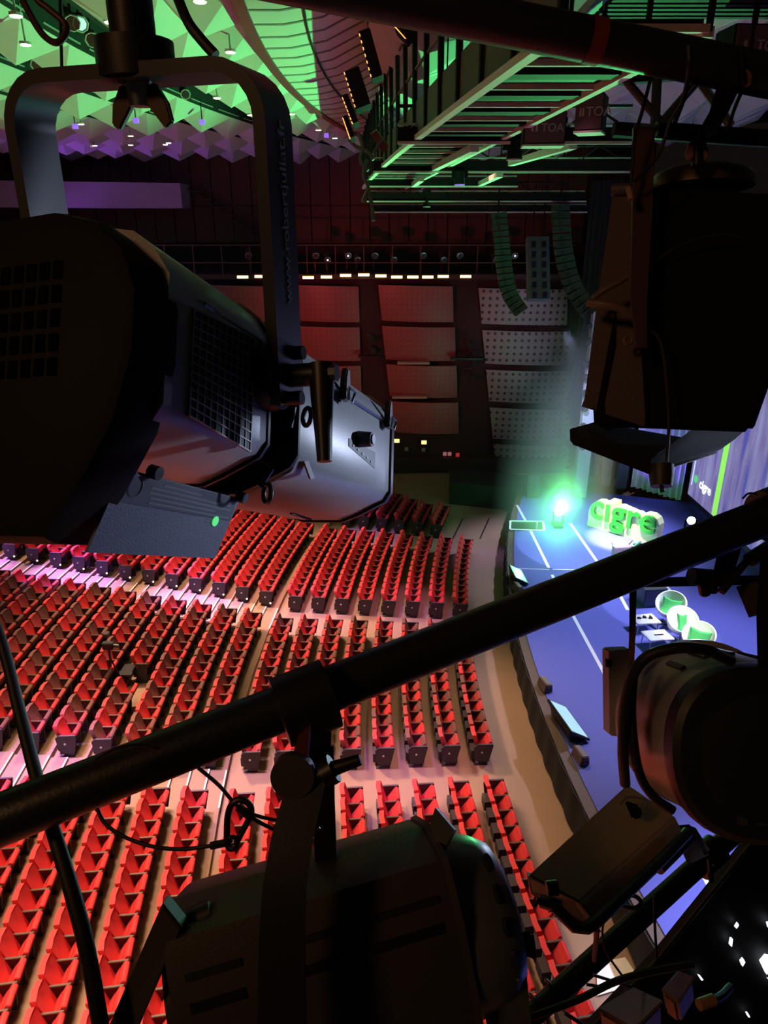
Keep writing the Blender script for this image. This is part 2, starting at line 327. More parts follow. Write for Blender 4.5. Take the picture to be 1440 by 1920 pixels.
# trestle foot in front of the sign, lectern
f0 = onz(1172, 1052, ZS); t = thing('easel', f0, 'small green folding easel with crossed legs in front of the sign', 'easel')
for d0, d1 in (((-.45, 0), (.55, .5)), ((-.45, .5), (.55, 0))): MB().bar(f0+V((d0[0], -.1, d0[1]+.04)), f0+V((d1[0], .1, d1[1]+.35)), .07, .05).build('leg', mat('mint_paint', (.25, .6, .35), .5), t)
MB().box(f0+V((.1, .25, .33)), (.62, .1, 0), (0, .02, 0), (0, 0, .33)).build('board', mat('green_board', (.08, .34, .10), .6), t)
f0 = onz(1162, 1056, ZS); t = thing('lectern', f0, 'pale pink lectern with a dark edge standing in front of the sign', 'lectern')
PK = mat('pale_pink_panel', (.62, .48, .52), .5)
MB().box(f0+V((0, 0, .38)), (.36, .04, 0), (-.02, .12, 0), (0, 0, .38)).build('front_panel', PK, t, bevel=.02)
MB().box(f0+V((.40, .06, .37)), (.05, 0, 0), (0, .2, 0), (0, 0, .37)).build('side_panel', BLK, t)
MB().box(f0+V((.05, .1, .79)), (.42, .03, 0), (0, .14, .05), (0, 0, .03)).build('top', PK, t)
MB().tube([f0+V((.3, .1, .8)), f0+V((.42, .05, 1.0))], .018, 6).build('microphone', BLK, t)
# ---- wedge monitors and small boxes along the stage edge
SCRM = mat('monitor_picture', (.2, .3, .35), .2, emit=(.35, .62, .72), es=.9, var=.5, scale=3)
def prompter(x, y, w, l, lab, tilt=0.55, yaw=-.25):
    o = onz(x, y, ZS); t = thing('stage_monitor', o, lab, 'monitor', 'tilted confidence monitors on the stage edge')
    ey = V((math.sin(yaw), math.cos(yaw), 0)); exx = V((ey.y, -ey.x, 0)); up = (exx*-math.cos(tilt)+V((0, 0, math.sin(tilt)))).normalized(); nn = ey.cross(up); nn = nn if nn.z > 0 else -nn
    c = o + V((0, 0, .05)) - up*0 + up*(-w*.0) + V((0, 0, .02)); c = c + up*w*.5
    body = MB().box(c, ey*l/2, up*w/2, nn*.03).build('screen', BLK, t, bevel=.01)
    MB().box(c+nn*.033, ey*(l/2-.06), up*(w/2-.06), nn*.004).build('picture', SCRM, body)
    MB().hexa([o+ey*l*.4, o-ey*l*.4, o-ey*l*.4-exx*.5, o+ey*l*.4-exx*.5], [o+ey*l*.4+V((0, 0, .03)), o-ey*l*.4+V((0, 0, .03)), c-ey*l*.4-nn*.03+up*.3, c+ey*l*.4-nn*.03+up*.3]).build('stand', BLK, t)
prompter(984, 1086, .62, 1.15, 'tilted pale green screen monitor on the far stage edge', .5, -.06); prompter(1082, 1360, .7, 1.45, 'tilted blue screen monitor on the near stage edge', .55, -.22)
for (x, y, lab) in ((970, 1108, 'small brown speaker box beside the far tilted monitor'), (1021, 1290, 'small brown speaker box just above the near tilted monitor'), (1087, 1424, 'small brown speaker box nearest the camera on the stage edge')):
    o = onz(x, y, ZS); t = thing('speaker_box', o, lab, 'speaker', 'small speaker boxes on the stage edge'); e = V((-.25, .97, 0)); g = V((.97, .25, 0))
    MB().hexa([o-e*.26-g*.14, o+e*.26-g*.14, o+e*.26+g*.14, o-e*.26+g*.14], [o-e*.24-g*.08+V((0, 0, .30)), o+e*.24-g*.08+V((0, 0, .30)), o+e*.24+g*.12+V((0, 0, .26)), o-e*.24+g*.12+V((0, 0, .26))]).build('cabinet', mat('brown_speaker', (.16, .11, .10), .6), t, bevel=.02)
    for s in (-1, 1): MB().tube([o-e*.262+g*.05*s+V((0, 0, .12)), o-e*.27+g*.05*s+V((0, 0, .12))], .035, 10).build('port', BLK, t)
# ---- lounge chairs with green cushions
SHELL = mat('white_shell', (.85, .86, .84), .35, var=.03); CUSH = mat('green_cushion', (.04, .34, .08), .8, bump=.3, bscale=40)
def lounge(x, y, yaw, lab, squash):
    o = onz(x, y, ZS); t = thing('tub_chair', o, lab, 'chair', 'white tub chairs with green cushions on stage')
    fx = V((math.cos(yaw), math.sin(yaw), 0)); sy = V((-fx.y, fx.x, 0)); rings = []; n = 24
    prof = [(.05, .34), (.30, .38), (.44, .50), (.49, .66), (.50, .80), (.455, .80), (.42, .66), (.32, .47), (.05, .43)]
    for r, z in prof:
        ring = []
        for i in range(n):
            a = 6.28319*i/n; lift = (.5-.5*math.cos(a))*.30*max(0, (z-.44)/.36) - (.5+.5*math.cos(a))*.20*max(0, (z-.5)/.3)
            ring.append(o + fx*(math.cos(a)*r*.92-.04) + sy*(math.sin(a)*r*1.02) + V((0, 0, z+lift)))
        rings.append(ring)
    MB().loft(rings, True, True).build('shell', SHELL, t)
    c = o + V((0, 0, .66)) - fx*.05; u = (V((0, 0, 1))*.75 - fx*.6).normalized(); nn = sy.cross(u).normalized(); rr = []
    for s, kk in ((-.09, .75), (-.04, 1), (.04, 1), (.09, .75)): rr.append([c + sy*px*kk*squash + u*py*kk + nn*s for px, py in [(-.33, -.30), (0, -.25), (.33, -.30), (.29, 0), (.34, .31), (0, .26), (-.32, .33), (-.28, 0)]])
    MB().loft(rr).build('cushion', CUSH, t)
    MB().tube([o+V((0, 0, .06)), o+V((0, 0, .36))], .035, 10).build('stem', STEEL, t)
    for i in range(4): a = yaw+.78+i*1.5708; MB().bar(o+V((0, 0, .06)), o+V((.34*math.cos(a), .34*math.sin(a), .03)), .05, .04).build('foot', STEEL, t)
lounge(1251, 1171, -2.2, 'white tub chair with a square green cushion, farthest of the three', 1.0); lounge(1274, 1203, -1.7, 'white tub chair with a tilted green cushion, middle of the three', .45); lounge(1302, 1233, -2.2, 'white tub chair with a green cushion, nearest of the three', 1.0)
TT = mat('pale_table_top', (.62, .60, .62), .4)
for (x, y, lab, it) in ((1206, 1181, 'pale low coffee table with dark items on top beside the farthest tub chair', 0), (1229, 1212, 'pale low coffee table with a printed top beside the middle tub chair', 1)):
    o = onz(x, y, ZS); t = thing('coffee_table', o, lab, 'table', 'low coffee tables on stage')
    tp = MB().box(o+V((0, 0, .42)), (.42, .06, 0), (-.06, .30, 0), (0, 0, .025)).build('table_top', TT, t, bevel=.01)
    for sx in (-1, 1):
        for sy in (-1, 1): MB().tube([o+V((sx*.34-sy*.04, sy*.24+sx*.05, .42)), o+V((sx*.36-sy*.04, sy*.26+sx*.05, 0))], .018, 6).build('leg', STEEL, t)
    if it == 0:
        for i in range(3):
            b0 = o+V((-.2+.2*i, .05*(i % 2), .445)); g = tag(MB().hexa([b0+V((-.07, -.04, 0)), b0+V((.07, -.04, 0)), b0+V((.07, .04, 0)), b0+V((-.07, .04, 0))], [b0+V((-.05, -.02, .06+.04*i)), b0+V((.05, -.03, .05)), b0+V((.05, .03, .05)), b0+V((-.05, .02, .06+.04*i))]).build('headset_case', BLK), f'{ORD[i]} small dark object from the left on the far coffee table', 'object', 'dark items on the far coffee table')
    else: MB().box(o+V((.05, 0, .448)), (.16, .02, 0), (-.005, .035, 0), (0, 0, .002)).build('printed_strip', BLK, t)
o = onz(1217, 1130, ZS); t = thing('side_crate', o, 'dark grey-blue crate standing behind the tub chairs', 'crate')
MB().box(o+V((0, 0, .36)), (.40, .05, 0), (-.05, .35, 0), (0, 0, .34)).build('body', mat('dark_slate', (.05, .07, .10), .5), t, bevel=.03); MB().box(o+V((0, 0, .72)), (.42, .05, 0), (-.05, .37, 0), (0, 0, .025)).build('lid', BLK2, t)
# ---- floor lamps on the stage
def floor_flood(o, aim, lab, ecol, es, rad):
    t = thing('floor_flood', o, lab, 'stage light'); ax = (V(aim)-(o+V((0, 0, .75)))).normalized()
    MB().box(o+V((0, 0, .09)), (.22, 0, 0), (0, .22, 0), (0, 0, .09)).build('base', BLK, t, bevel=.02)
    for s in (-1, 1): MB().bar(o+V((.24*s, 0, .18)), o+V((.24*s, 0, .8)), .05, .10, V((1, 0, 0))).build('yoke_arm', BLK, t)
    c = o+V((0, 0, .75)); u = ax.orthogonal().normalized(); q = ax.cross(u); rings = []
    for s, r in ((-.24, .10), (-.2, .16), (.1, .18), (.2, .19)): rings.append([c+ax*s+(u*math.cos(.3927*i)+q*math.sin(.3927*i))*r for i in range(16)])
    hd = MB().loft(rings).build('head', BLK, t)
    MB().tube([c+ax*.2, c+ax*.212], rad, 20).build('lens', mat('lit_lens_'+str(round(ecol[0], 2)), (1, 1, 1), .2, emit=ecol, es=es), hd)
floor_flood(LAMP_G-V((0, 0, .75)), CAM, 'glaring green flood lamp standing at the far end of the stage', (.55, 1, .62), 60, .175)
floor_flood(LAMP_W-V((0, 0, .75)), CAM, 'glaring white flood lamp standing by the projection screen', (.9, .95, 1), 45, .17)
# ---- LED wall
SX = 14.7
def onX(x, y, X): r = ray(x, y); return CAM + r*(X/r.x)
def screen_mat():
    m = bpy.data.materials.new('screen_picture'); m.use_nodes = True; nt = m.node_tree; b = nt.nodes['Principled BSDF']; b.inputs['Base Color'].default_value = (.02, .02, .02, 1); b.inputs['Roughness'].default_value = .4
    N = nt.nodes.new; Lk = nt.links.new; tc = N('ShaderNodeTexCoord'); sp = N('ShaderNodeSeparateXYZ'); Lk(tc.outputs['Object'], sp.inputs[0])
    mp = N('ShaderNodeMapping'); mp.inputs['Scale'].default_value = (1, .9, .12); Lk(tc.outputs['Object'], mp.inputs[0])
    ns = N('ShaderNodeTexNoise'); ns.inputs['Scale'].default_value = 2.2; ns.inputs['Detail'].default_value = 5; Lk(mp.outputs[0], ns.inputs['Vector'])
    cr = N('ShaderNodeValToRGB'); e = cr.color_ramp.elements; e[0].position = .36; e[0].color = (.10, .10, .50, 1); e[1].position = .66; e[1].color = (.34, .34, .66, 1); x = e.new(.46); x.color = (.22, .18, .46, 1)
    Lk(ns.outputs['Fac'], cr.inputs[0])
    vo = N('ShaderNodeTexVoronoi'); vo.inputs['Scale'].default_value = 3.2; Lk(tc.outputs['Object'], vo.inputs['Vector'])
    d = N('ShaderNodeMath'); d.operation = 'LESS_THAN'; d.inputs[1].default_value = .07; Lk(vo.outputs['Distance'], d.inputs[0])
    mx = N('ShaderNodeMix'); mx.data_type = 'RGBA'; Lk(d.outputs[0], mx.inputs[0]); Lk(cr.outputs[0], mx.inputs[6]); mx.inputs[7].default_value = (.9, .75, .5, 1)
    Lk(mx.outputs[2], b.inputs['Emission Color']); b.inputs['Emission Strength'].default_value = .75; return m
Y1 = 32.2; Y0 = 14
t = thing('led_wall', (SX, Y1, 1.9), 'large lit projection screen in violet blue with city lights and a cigre logo', 'screen')
MB().abox(SX, SX+.12, Y0, Y1, 1.95, 10.5).build('screen_panel', screen_mat(), t, smooth=False)
MB().abox(SX+.02, SX+.3, Y0-.2, Y1+.12, 1.7, 1.95).build('sill', BLK, t); MB().abox(SX+.02, SX+.3, Y1, Y1+.12, 1.7, 10.6).build('side_frame', BLK, t)
LIME = mat('lime_light_streak', (.1, .3, .05), .4, emit=(.30, .85, .12), es=1.0)
MB().abox(SX-.012, SX, 29.05, 29.5, 1.98, 10.4).build('lime_streak', LIME, t, smooth=False); MB().abox(SX-.012, SX, 31.9, 32.0, 2.5, 10.4).build('pale_streak', mat('pale_streak', (.3, .4, .6), .4, emit=(.5, .7, 1), es=1.), t, smooth=False)
g = onX(1311, 909, SX-.02); text('logo_letters', 'cigre', .62, g+V((0, 0, -.1)), V((0, -1, 0)), V((0, 0, 1)), mat('white_lit_letters', (1, 1, 1), .4, emit=(.9, .95, 1), es=1.1), t, .006, .015)
lf = onX(1307, 905, SX-.015); mb = MB(); mb.tube([lf+V((-.004, .18, .12)), lf+V((.004, .18, .12))], .2, 8).build('logo_leaf', mat('green_lit_leaf', (.1, .4, .1), .4, emit=(.1, .6, .2), es=1.), t)
# ---- wings: lit violet curtain, black drapes, black flats
def curtain(a, b, z0, z1, amp, folds, m, name, lab, dep=.06):
    a, b = V(a), V(b); d = (b-a); nrm = V((d.y, -d.x, 0)).normalized(); n = folds*6; rings = []
    for i in range(n+1):
        p = a + d*(i/n) + nrm*amp*math.sin(i/6*6.28319) + nrm*amp*.4*math.sin(i*.37); rings.append([p+V((0, 0, z0)), p+nrm*dep+V((0, 0, z0)), p+nrm*dep+V((0, 0, z1)), p+V((0, 0, z1))])
    return tag(MB().loft(rings).build(name, m), lab, 'curtain')
VEL = mat('black_velvet', (.02, .02, .024), .9); curtain((13.2, 35.6, 0), (15.0, 33.4, 0), ZS, 12, .12, 9, mat('white_gauze', (.6, .6, .65), .8), 'side_curtain', 'violet lit pleated curtain beside the projection screen')
spot('curtain_violet', (12.6, 33.2, 1.4), (14.2, 34.4, 4), (.25, .05, 1), 500, 100, .8)
curtain((10.9, 37.2, 0), (16.5, 36.2, 0), ZS, 15.5, .14, 20, VEL, 'black_drape', 'tall black pleated drape behind the stage end')
curtain((10.3, 38.4, 0), (11.4, 36.6, 0), 6.0, 16, .12, 6, VEL, 'black_drape', 'narrow black drape hanging beside the perforated wall panels')
for i, (x, yy) in enumerate(((1135, 905), (1165, 912))):
    o = onz(x, yy+5, ZS); tag(MB().abox(o.x-.25, o.x+.25, o.y, o.y+.3, ZS, 5.5).build('wing_flat', mat('slate_flat', (.05, .06, .08), .7)), ['slate wing flat just left behind the sign', 'slate wing flat standing right behind the letters'][i], 'flat', 'dark flats behind the sign')
tag(MB().hexa([(15.4, 26, ZS), (15.4, 33.4, ZS), (15.6, 33.4, ZS), (15.6, 26, ZS)], [(15.4, 26, 2.0), (15.4, 33.4, 2.0), (15.6, 33.4, 2.0), (15.6, 26, 2.0)]).build('screen_base_flat', BLK), 'low black flat under the projection screen', 'flat')
# light boom at the proscenium edge
o = onz(1087, 933, ZS); t = thing('light_boom', o, 'tall pale side boom with round black lamps beside the wall panels', 'light tower')
q = V((.10, 1, 0)).normalized(); tw = MB().hexa([o+V((-.30, 0, 0)), o+V((.32, 0, 0)), o+V((.32, .4, 0)), o+V((-.30, .4, 0))], [o+V((-.30, 0, 9.4)), o+V((.32, 0, 9.4)), o+V((.32, .4, 9.4)), o+V((-.30, .4, 9.4))]).build('tower', mat('pale_grey_tower', (.5, .5, .6), .6), t, smooth=False)
for yy in (612, 640, 682, 708, 738, 766, 800, 838):
    c = onY(1104-(yy-612)*.05, yy, o.y-.1); rr = []
    for s, r in ((-.14, .12), (-.05, .17), (.10, .17), (.16, .1)): rr.append([c+V((r*math.cos(.5236*i), s, r*math.sin(.5236*i))) for i in range(12)])
    MB().loft(rr).build('lamp', BLK, t)
spot('boom_light', (7.5, 30, 10), (o.x, o.y, 6), (.6, .6, 1), 2600, 30, .8)
spot('sideways_blue', (9.6, 30.5, 5), (10.4, 34.2, 5.6), (.5, .5, 1), 160, 80, .9)
# ================================================================ CEILING
CEIL = mat('pale_plaster', (.55, .53, .52), .8, var=.05, scale=2)
DARK = mat('ceiling_void', (.012, .012, .013), .9)
ceiling = tag(sector(MB(), 38, 100, -.45, .62, 19.3, 19.5, 16).build('ceiling', DARK, smooth=False), 'faceted ceiling of pale pyramids above dark lamp slots', 'ceiling', kind='structure')
def pyramid_mesh(w, l, drop, skew=0.):
    me = bpy.data.meshes.new('pyramid_panel'); a, b = w/2, l/2
    v = [(-a, -b, 0), (a, -b, 0), (a, b, 0), (-a, b, 0), (w*skew, 0, -drop), (-a, -b, .12), (a, -b, .12), (a, b, .12), (-a, b, .12)]
    me.from_pydata(v, [], [(1, 0, 4), (2, 1, 4), (3, 2, 4), (0, 3, 4), (0, 1, 6, 5), (1, 2, 7, 6), (2, 3, 8, 7), (3, 0, 5, 8), (5, 6, 7, 8)])
    bm = bmesh.new(); bm.from_mesh(me); bmesh.ops.recalc_face_normals(bm, faces=bm.faces); bm.to_mesh(me); bm.free(); me.materials.append(CEIL); return me
bands = [(60.5, 62.25, 18.0), (62.25, 64.0, 18.0), (65.4, 66.8, 18.0), (68.1, 69.9, 18.0), (70.9, 72.6, 18.0), (73.3, 75.0, 18.0), (75.5, 77.5, 18.05), (77.5, 79.5, 18.1), (79.5, 81.5, 18.1), (81.5, 83.5, 18.1), (55.6, 58.3, 17.7), (52.9, 55.6, 17.9), (50.2, 52.9, 18.1), (47.5, 50.2, 18.2), (44.8, 47.5, 18.3)]
for bi, (r0, r1, z) in enumerate(bands):
    rm = (r0+r1)/2; w_ = r1-r0; l_ = 2.5 if r0 > 60 else 2.75; me = pyramid_mesh(w_, l_*1.035, .68, (.1 if bi % 2 else -.1)); n0, n1 = int((-.16 if r0 > 60 else -.2)*rm/l_), int(.47*rm/l_)
    for i in range(n0, n1):
        th = (i + (.5 if bi % 2 else 0))*l_/rm; p = pol(rm, th, z)
        if p.y > 46.5 or p.y < 5: continue
        o = bpy.data.objects.new('pyramid_panel', me); C.objects.link(o); o.parent = ceiling; o.location = p; o.rotation_euler = (0, 0, -th)
LEDG = mat('slot_edge_rail', (.35, .36, .34), .6)
SLOTS = [(64.0, 65.4, 18.0), (66.8, 68.1, 18.0), (69.9, 70.9, 18.0), (72.6, 73.3, 18.0), (75.0, 75.5, 18.05)]
for (r0, r1, z) in SLOTS:
    sector(MB(), r0+.02, r1-.02, -.16, .42, z+.75, z+.85, 16).build('slot_recess', DARK, ceiling, smooth=False)
    for r in (r0+.02, r1-.06): sector(MB(), r, r+.04, -.16, .42, z-.06, z+.75, 16).build('slot_side', DARK, ceiling, smooth=False)
    for i in range(14): th = -.12+.038*i; MB().bar(pol(r1-.08, th, z+.05), pol(r1-.08, th+.03, z+.05), .03, .03).build('slot_rail', LEDG, ceiling)
# small lanterns in the slots
def slot_lamp(p, aim, lab, lit):
    t = thing('slot_lantern', p, lab, 'lantern', 'small lanterns in the ceiling slots'); ax = (V(aim)-p).normalized(); u = ax.orthogonal().normalized(); q = ax.cross(u); rr = []
    for s, r in ((-.25, .08), (-.1, .13), (.15, .14), (.2, .17)): rr.append([p+ax*s+(u*math.cos(.7854*i)+q*math.sin(.7854*i))*r for i in range(8)])
    b = MB().loft(rr).build('housing', BLK2, t); MB().ring(p+ax*.2, ax, .16, .02, 8, 4).build('rim', mat('pale_rim', (.5, .55, .5), .5), b)
    MB().tube([p+ax*.19, p+ax*.205], .13, 8).build('lens', mat('pale_lens_lit', (.6, .8, .7), .2, emit=(.4, 1, .7), es=1.0) if lit else mat('dark_lens', (.03, .03, .03), .1), b)
    MB().tube([p, p+V((0, 0, .5))], .02, 5).build('hanger', BLK, t)
where = ['at the top left', 'left of the hanging stem', 'beside the bright one', 'in the left slot', 'lower in the left slot', 'behind the yoke', 'right of the wing nut', 'far along the slot']
for i, (x, y, lit) in enumerate(((133, 36, 0), (148, 38, 1), (170, 68, 0), (24, 95, 0), (67, 116, 0), (272, 195, 0), (284, 199, 0), (345, 172, 0))):
    p = onz(x, y, 18.15); slot_lamp(p, p+V((3, -6, -4)), f'small {"lit pale green" if lit else "dark"} lantern in the ceiling slot {where[i]}', lit)
DL = mat('warm_downlight', (1, .9, .7), .3, emit=(1, .74, .42), es=14); DV = mat('violet_spot', (.4, .2, 1), .3, emit=(.35, .15, 1), es=.8)
dls = [(207, 42), (48, 84), (375, 3), (166, 257), (178, 273), (245, 255), (245, 272), (316, 268), (152, 233), (407, 184), (358, 156), (470, 216), (547, 214), (597, 244), (628, 259), (310, 271), (30, 30), (432, 98)]
for i, (x, y) in enumerate(dls):
    p = onz(x, y, 17.42); t = thing('ceiling_downlight', p, f'small warm ceiling downlight, {ORD[sorted(dls).index((x, y))]} from the left', 'downlight', 'warm downlights in the ceiling')
    MB().tube([p, p+V((0, 0, .05)), p+V((0, 0, .06)), p+V((0, 0, .7))], [.12, .12, .02, .02], 10).build('can', CEIL, t); MB().tube([p-V((0, 0, .015)), p+V((0, 0, .004))], .10, 10).build('lamp', DL, t)
for i, (x, y) in enumerate(((141, 237), (255, 226), (379, 229), (612, 254))):
    p = onz(x, y, 17.42); t = thing('violet_ceiling_spot', p, f'tiny violet lit ceiling spot, {ORD[i]} from the left', 'spotlight', 'violet spots in the ceiling')
    MB().box(p, (.09, 0, 0), (0, .07, 0), (0, 0, .08)).build('lamp', DV, t); MB().tube([p, p+V((0, 0, .7))], .02, 5).build('hanger', BLK, t)
# curved ribbed strip with a dark red edge
mb = MB(); n = 60; rings = []
for i in range(n+1):
    th = -.19+.62*i/n; rings.append([pol(60.45, th, 17.35), pol(59.9, th, 17.42), pol(59.2, th, 17.62), pol(58.35, th, 18.1), pol(58.35, th, 18.2), pol(59.2, th, 17.72), pol(59.9, th, 17.52), pol(60.45, th, 17.45)])
cs = mb.loft(rings).build('curved_strip', CEIL, ceiling)
for i in range(40):
    th = -.18+.0155*i; MB().tube([pol(60.4, th, 17.35), pol(59.9, th+.004, 17.41), pol(59.2, th+.010, 17.61), pol(58.4, th+.016, 18.05)], .022, 5).build('rib', mat('rib_grey', (.3, .27, .26), .7), cs)  # slanted ribs also draw the streaks of light and shadow on the strip
sector(MB(), 60.42, 60.62, -.19, .42, 17.3, 18.1, 30).build('red_edge', mat('dark_red_edge', (.22, .03, .05), .6), ceiling, smooth=False)
MB().tube([pol(59.5, -.19+.62*i/30, 17.50) for i in range(31)], .025, 6).build('cable_line', BLK, ceiling)
# ================================================================ FAR WALLS
WBR = mat('brown_wood_wall', (.12, .055, .048), .6, var=.2, scale=3); WYu = 46.6
wall = tag(MB().abox(-34, 16, WYu, WYu+.3, 0, 19.4).build('wall_far', mat('dark_wall_backing', (.03, .02, .02), .8), smooth=False), 'dark brown far side wall with panels', 'wall', kind='structure')
def plank(x0, x1, z0, z1, y=WYu-.12): return MB().abox(x0+.03, x1-.03, y, y+.1, z0+.02, z1-.02)
for i in range(34):
    x0 = -28+1.18*i; plank(x0, x0+1.18, 15.1, 18.6).build('wood_panel', WBR, wall, smooth=False); plank(x0, x0+1.18, 13.0, 15.1, WYu-.16).build('wood_panel', WBR, wall, smooth=False)
wl = tag(MB().abox(-34.3, -34, 5, WYu, 0, 19.4).build('wall_left', mat('dark_wall_backing', (.03, .02, .02), .8), smooth=False), 'dark rear wall of the hall', 'wall', kind='structure')
# lower side wall front, carrying the perforated panels
YP = 41.5
low = tag(MB().abox(-30, 11.2, YP+.35, YP+.7, 0, 11.4).build('wall_side', mat('dark_red_backing', (.035, .014, .014), .8), smooth=False), 'dark lower side wall behind curved acoustic panels', 'wall', kind='structure')
def perf_mat(name, col, dark, sc_=2.6):
    m = bpy.data.materials.new(name); m.use_nodes = True; nt = m.node_tree; b = nt.nodes['Principled BSDF']; b.inputs['Roughness'].default_value = .45
    N = nt.nodes.new; Lk = nt.links.new; tc = N('ShaderNodeTexCoord'); sp = N('ShaderNodeSeparateXYZ'); Lk(tc.outputs['Object'], sp.inputs[0]); acc = None
    for ax in (0, 2):
        a = N('ShaderNodeMath'); a.operation = 'MULTIPLY'; a.inputs[1].default_value = sc_; Lk(sp.outputs[ax], a.inputs[0])
        f = N('ShaderNodeMath'); f.operation = 'FRACT'; Lk(a.outputs[0], f.inputs[0]); s = N('ShaderNodeMath'); s.operation = 'SUBTRACT'; s.inputs[1].default_value = .5; Lk(f.outputs[0], s.inputs[0])
        p = N('ShaderNodeMath'); p.operation = 'POWER'; p.inputs[1].default_value = 2; Lk(s.outputs[0], p.inputs[0])
        if acc is None: acc = p
        else: d = N('ShaderNodeMath'); d.operation = 'ADD'; Lk(acc.outputs[0], d.inputs[0]); Lk(p.outputs[0], d.inputs[1]); acc = d
    lt = N('ShaderNodeMath'); lt.operation = 'LESS_THAN'; lt.inputs[1].default_value = .05; Lk(acc.outputs[0], lt.inputs[0])
    mx = N('ShaderNodeMix'); mx.data_type = 'RGBA'; Lk(lt.outputs[0], mx.inputs[0]); mx.inputs[6].default_value = (*col, 1); mx.inputs[7].default_value = (*dark, 1); Lk(mx.outputs[2], b.inputs['Base Color']); return m
PERF = perf_mat('perforated_grey_panel', (.28, .24, .26), (.04, .03, .04)); PERF2 = perf_mat('perforated_wood_panel', (.28, .095, .09), (.23, .07, .07), 3.5)  # red wash on the side wall is partly put into the second colour
cols = [[(548, 672), (556, 674), (566, 676), (575, 680), (585, 684)], [(709, 849), (716, 853), (724, 856), (730, 859), (737, 862)], [(897, 1063), (904, 1065), (911, 1066), (918, 1067), (925, 1067)], [(380, 512), (386, 516), (394, 522), (400, 528), (408, 535)]]
rows = [(534, 602), (611, 675), (683, 744), (752, 812), (818, 880)]
for ci, cl in enumerate(cols):
    for ri, (xa, xb) in enumerate(cl):
        if ri == 4 and ci != 2: continue
        y0, y1 = rows[ri]
        if ci == 2: y0 += 6+ri*2; y1 += 6+ri*2
        tl, tr = onY(xa, y0, YP), onY(xb, y0+3, YP); bl, br = onY(xa+7, y1, YP), onY(xb+2, y1+3, YP); rg = []
        n = 8
        for i in range(n+1):
            s = i/n; bow = .30*(1-(2*s-1)**2); top_ = tl.lerp(tr, s)-V((0, bow, 0)); bot = bl.lerp(br, s)-V((0, bow-.25, 0)); md = top_.lerp(bot, .5)-V((0, .1, 0))
            rg.append([top_, md, bot, bot+V((0, .12, 0)), md+V((0, .12, 0)), top_+V((0, .12, 0))])
        MB().loft(rg).build('acoustic_panel', PERF if ci == 2 else PERF2, low)
    if ci < 3:
        xg = cl[0][1]+8; a = onY(xg+6, 545, YP+.2)
# equipment in the dark gaps between the panel columns
for i, (x, y) in enumerate(((690, 628), (692, 650), (873, 640), (882, 655), (876, 700), (880, 672))):
    p = onY(x, y, YP-.15); t = thing('gap_lantern', p, f'small dark lantern between the wall panel columns, {ORD[i]} from the left', 'lantern', 'lanterns in the wall gaps')
    MB().tube([p, p+V((.25, -.35, -.18))], [.12, .17], 10).build('housing', BLK2, t); MB().bar(p+V((-.2, .1, .25)), p+V((.25, .1, .25)), .05, .05).build('bracket', BLK, t)
for i, (xa, xb, y, m) in enumerate(((672, 712, 668, 0), (845, 905, 672, 0), (735, 800, 744, 1), (745, 805, 680, 1))):
    tag(MB().bar(onY(xa, y, YP-.3), onY(xb, y, YP-.3), .5, .12).build('wall_ledge', mat('pale_ledge', (.4, .3, .25), .6) if m else BLK), ['dark ledge in the first gap between wall panels', 'dark ledge in the second gap between wall panels', 'pale ledge under the third panel of the middle column', 'pale ledge under the second panel of the middle column'][i], 'ledge')
# lit signs, plates
YEL = mat('lit_yellow', (1, .8, .2), .4, emit=(1, .62, .12), es=3.5)
for i, (x, y) in enumerate(((744, 826), (795, 829))):
    p = onY(x, y, YP-.1); t = thing('lit_exit_sign', p, ['small lit yellow sign low on the wall, left of the pair', 'small lit yellow sign low on the wall, right of the pair'][i], 'sign', 'yellow lit signs')
    MB().box(p, (.17, 0, 0), (0, .05, 0), (0, 0, .14)).build('box', BLK, t); MB().box(p-V((0, .055, 0)), (.15, 0, 0), (0, .006, 0), (0, 0, .11)).build('lit_face', YEL, t)
for i, (x, y, c) in enumerate(((762, 842, 0), (794, 843, 0), (834, 851, 1), (843, 851, 1), (858, 853, 2))):
    p = onY(x, y, YP-.05); m = [mat('grey_plate', (.3, .3, .28), .6), mat('pink_pilot', (.5, .2, .2), .5, emit=(.6, .2, .2), es=.4), mat('red_pilot', (.5, .05, .05), .5, emit=(.6, .03, .03), es=.5)][c]
    tag(MB().box(p, (.11, 0, 0), (0, .03, 0), (0, 0, .11)).build('wall_plate', m), f'small square {["grey plate", "pinkish pilot light", "red pilot light"][c]} low on the wall, {ORD[i]} from the left', 'plate', 'small plates on the wall')
tag(MB().abox(-30, 11, 41.0, 41.8, 0, .9).build('baseboard_side', mat('dark_brown_base', (.05, .03, .02), .7)), 'dark skirting along the side wall', 'baseboard', kind='structure')
q0, q1 = onz(842, 945, 0), onz(1002, 962, 0)
tag(MB().hexa([q0, q1, q1+V((.2, 2.4, 0)), q0+V((.2, 2.4, 0))], [q0+V((0, 0, 1.25)), q1+V((0, 0, 1.25)), q1+V((.2, 2.4, 1.25)), q0+V((.2, 2.4, 1.25))]).build('side_podium', mat('black_podium', (.02, .022, .02), .6)), 'long black podium against the wall left of the green flood', 'podium')
p = onz(1003, 940, 1.1); tag(MB().box(p+V((0, .6, .6)), (.30, 0, 0), (0, .2, 0), (0, 0, .6)).build('speaker_cabinet', mat('grey_speaker', (.10, .12, .11), .6), bevel=.03), 'grey speaker cabinet standing behind the green flood', 'speaker')
for (xa, ya, xb, yb) in ((868, 972, 850, 1008), (917, 972, 900, 1010)): MB().bar(onz(xa, ya, .012), onz(xb, yb, .012), .06, .012).build('floor_seam', BLK, floor)
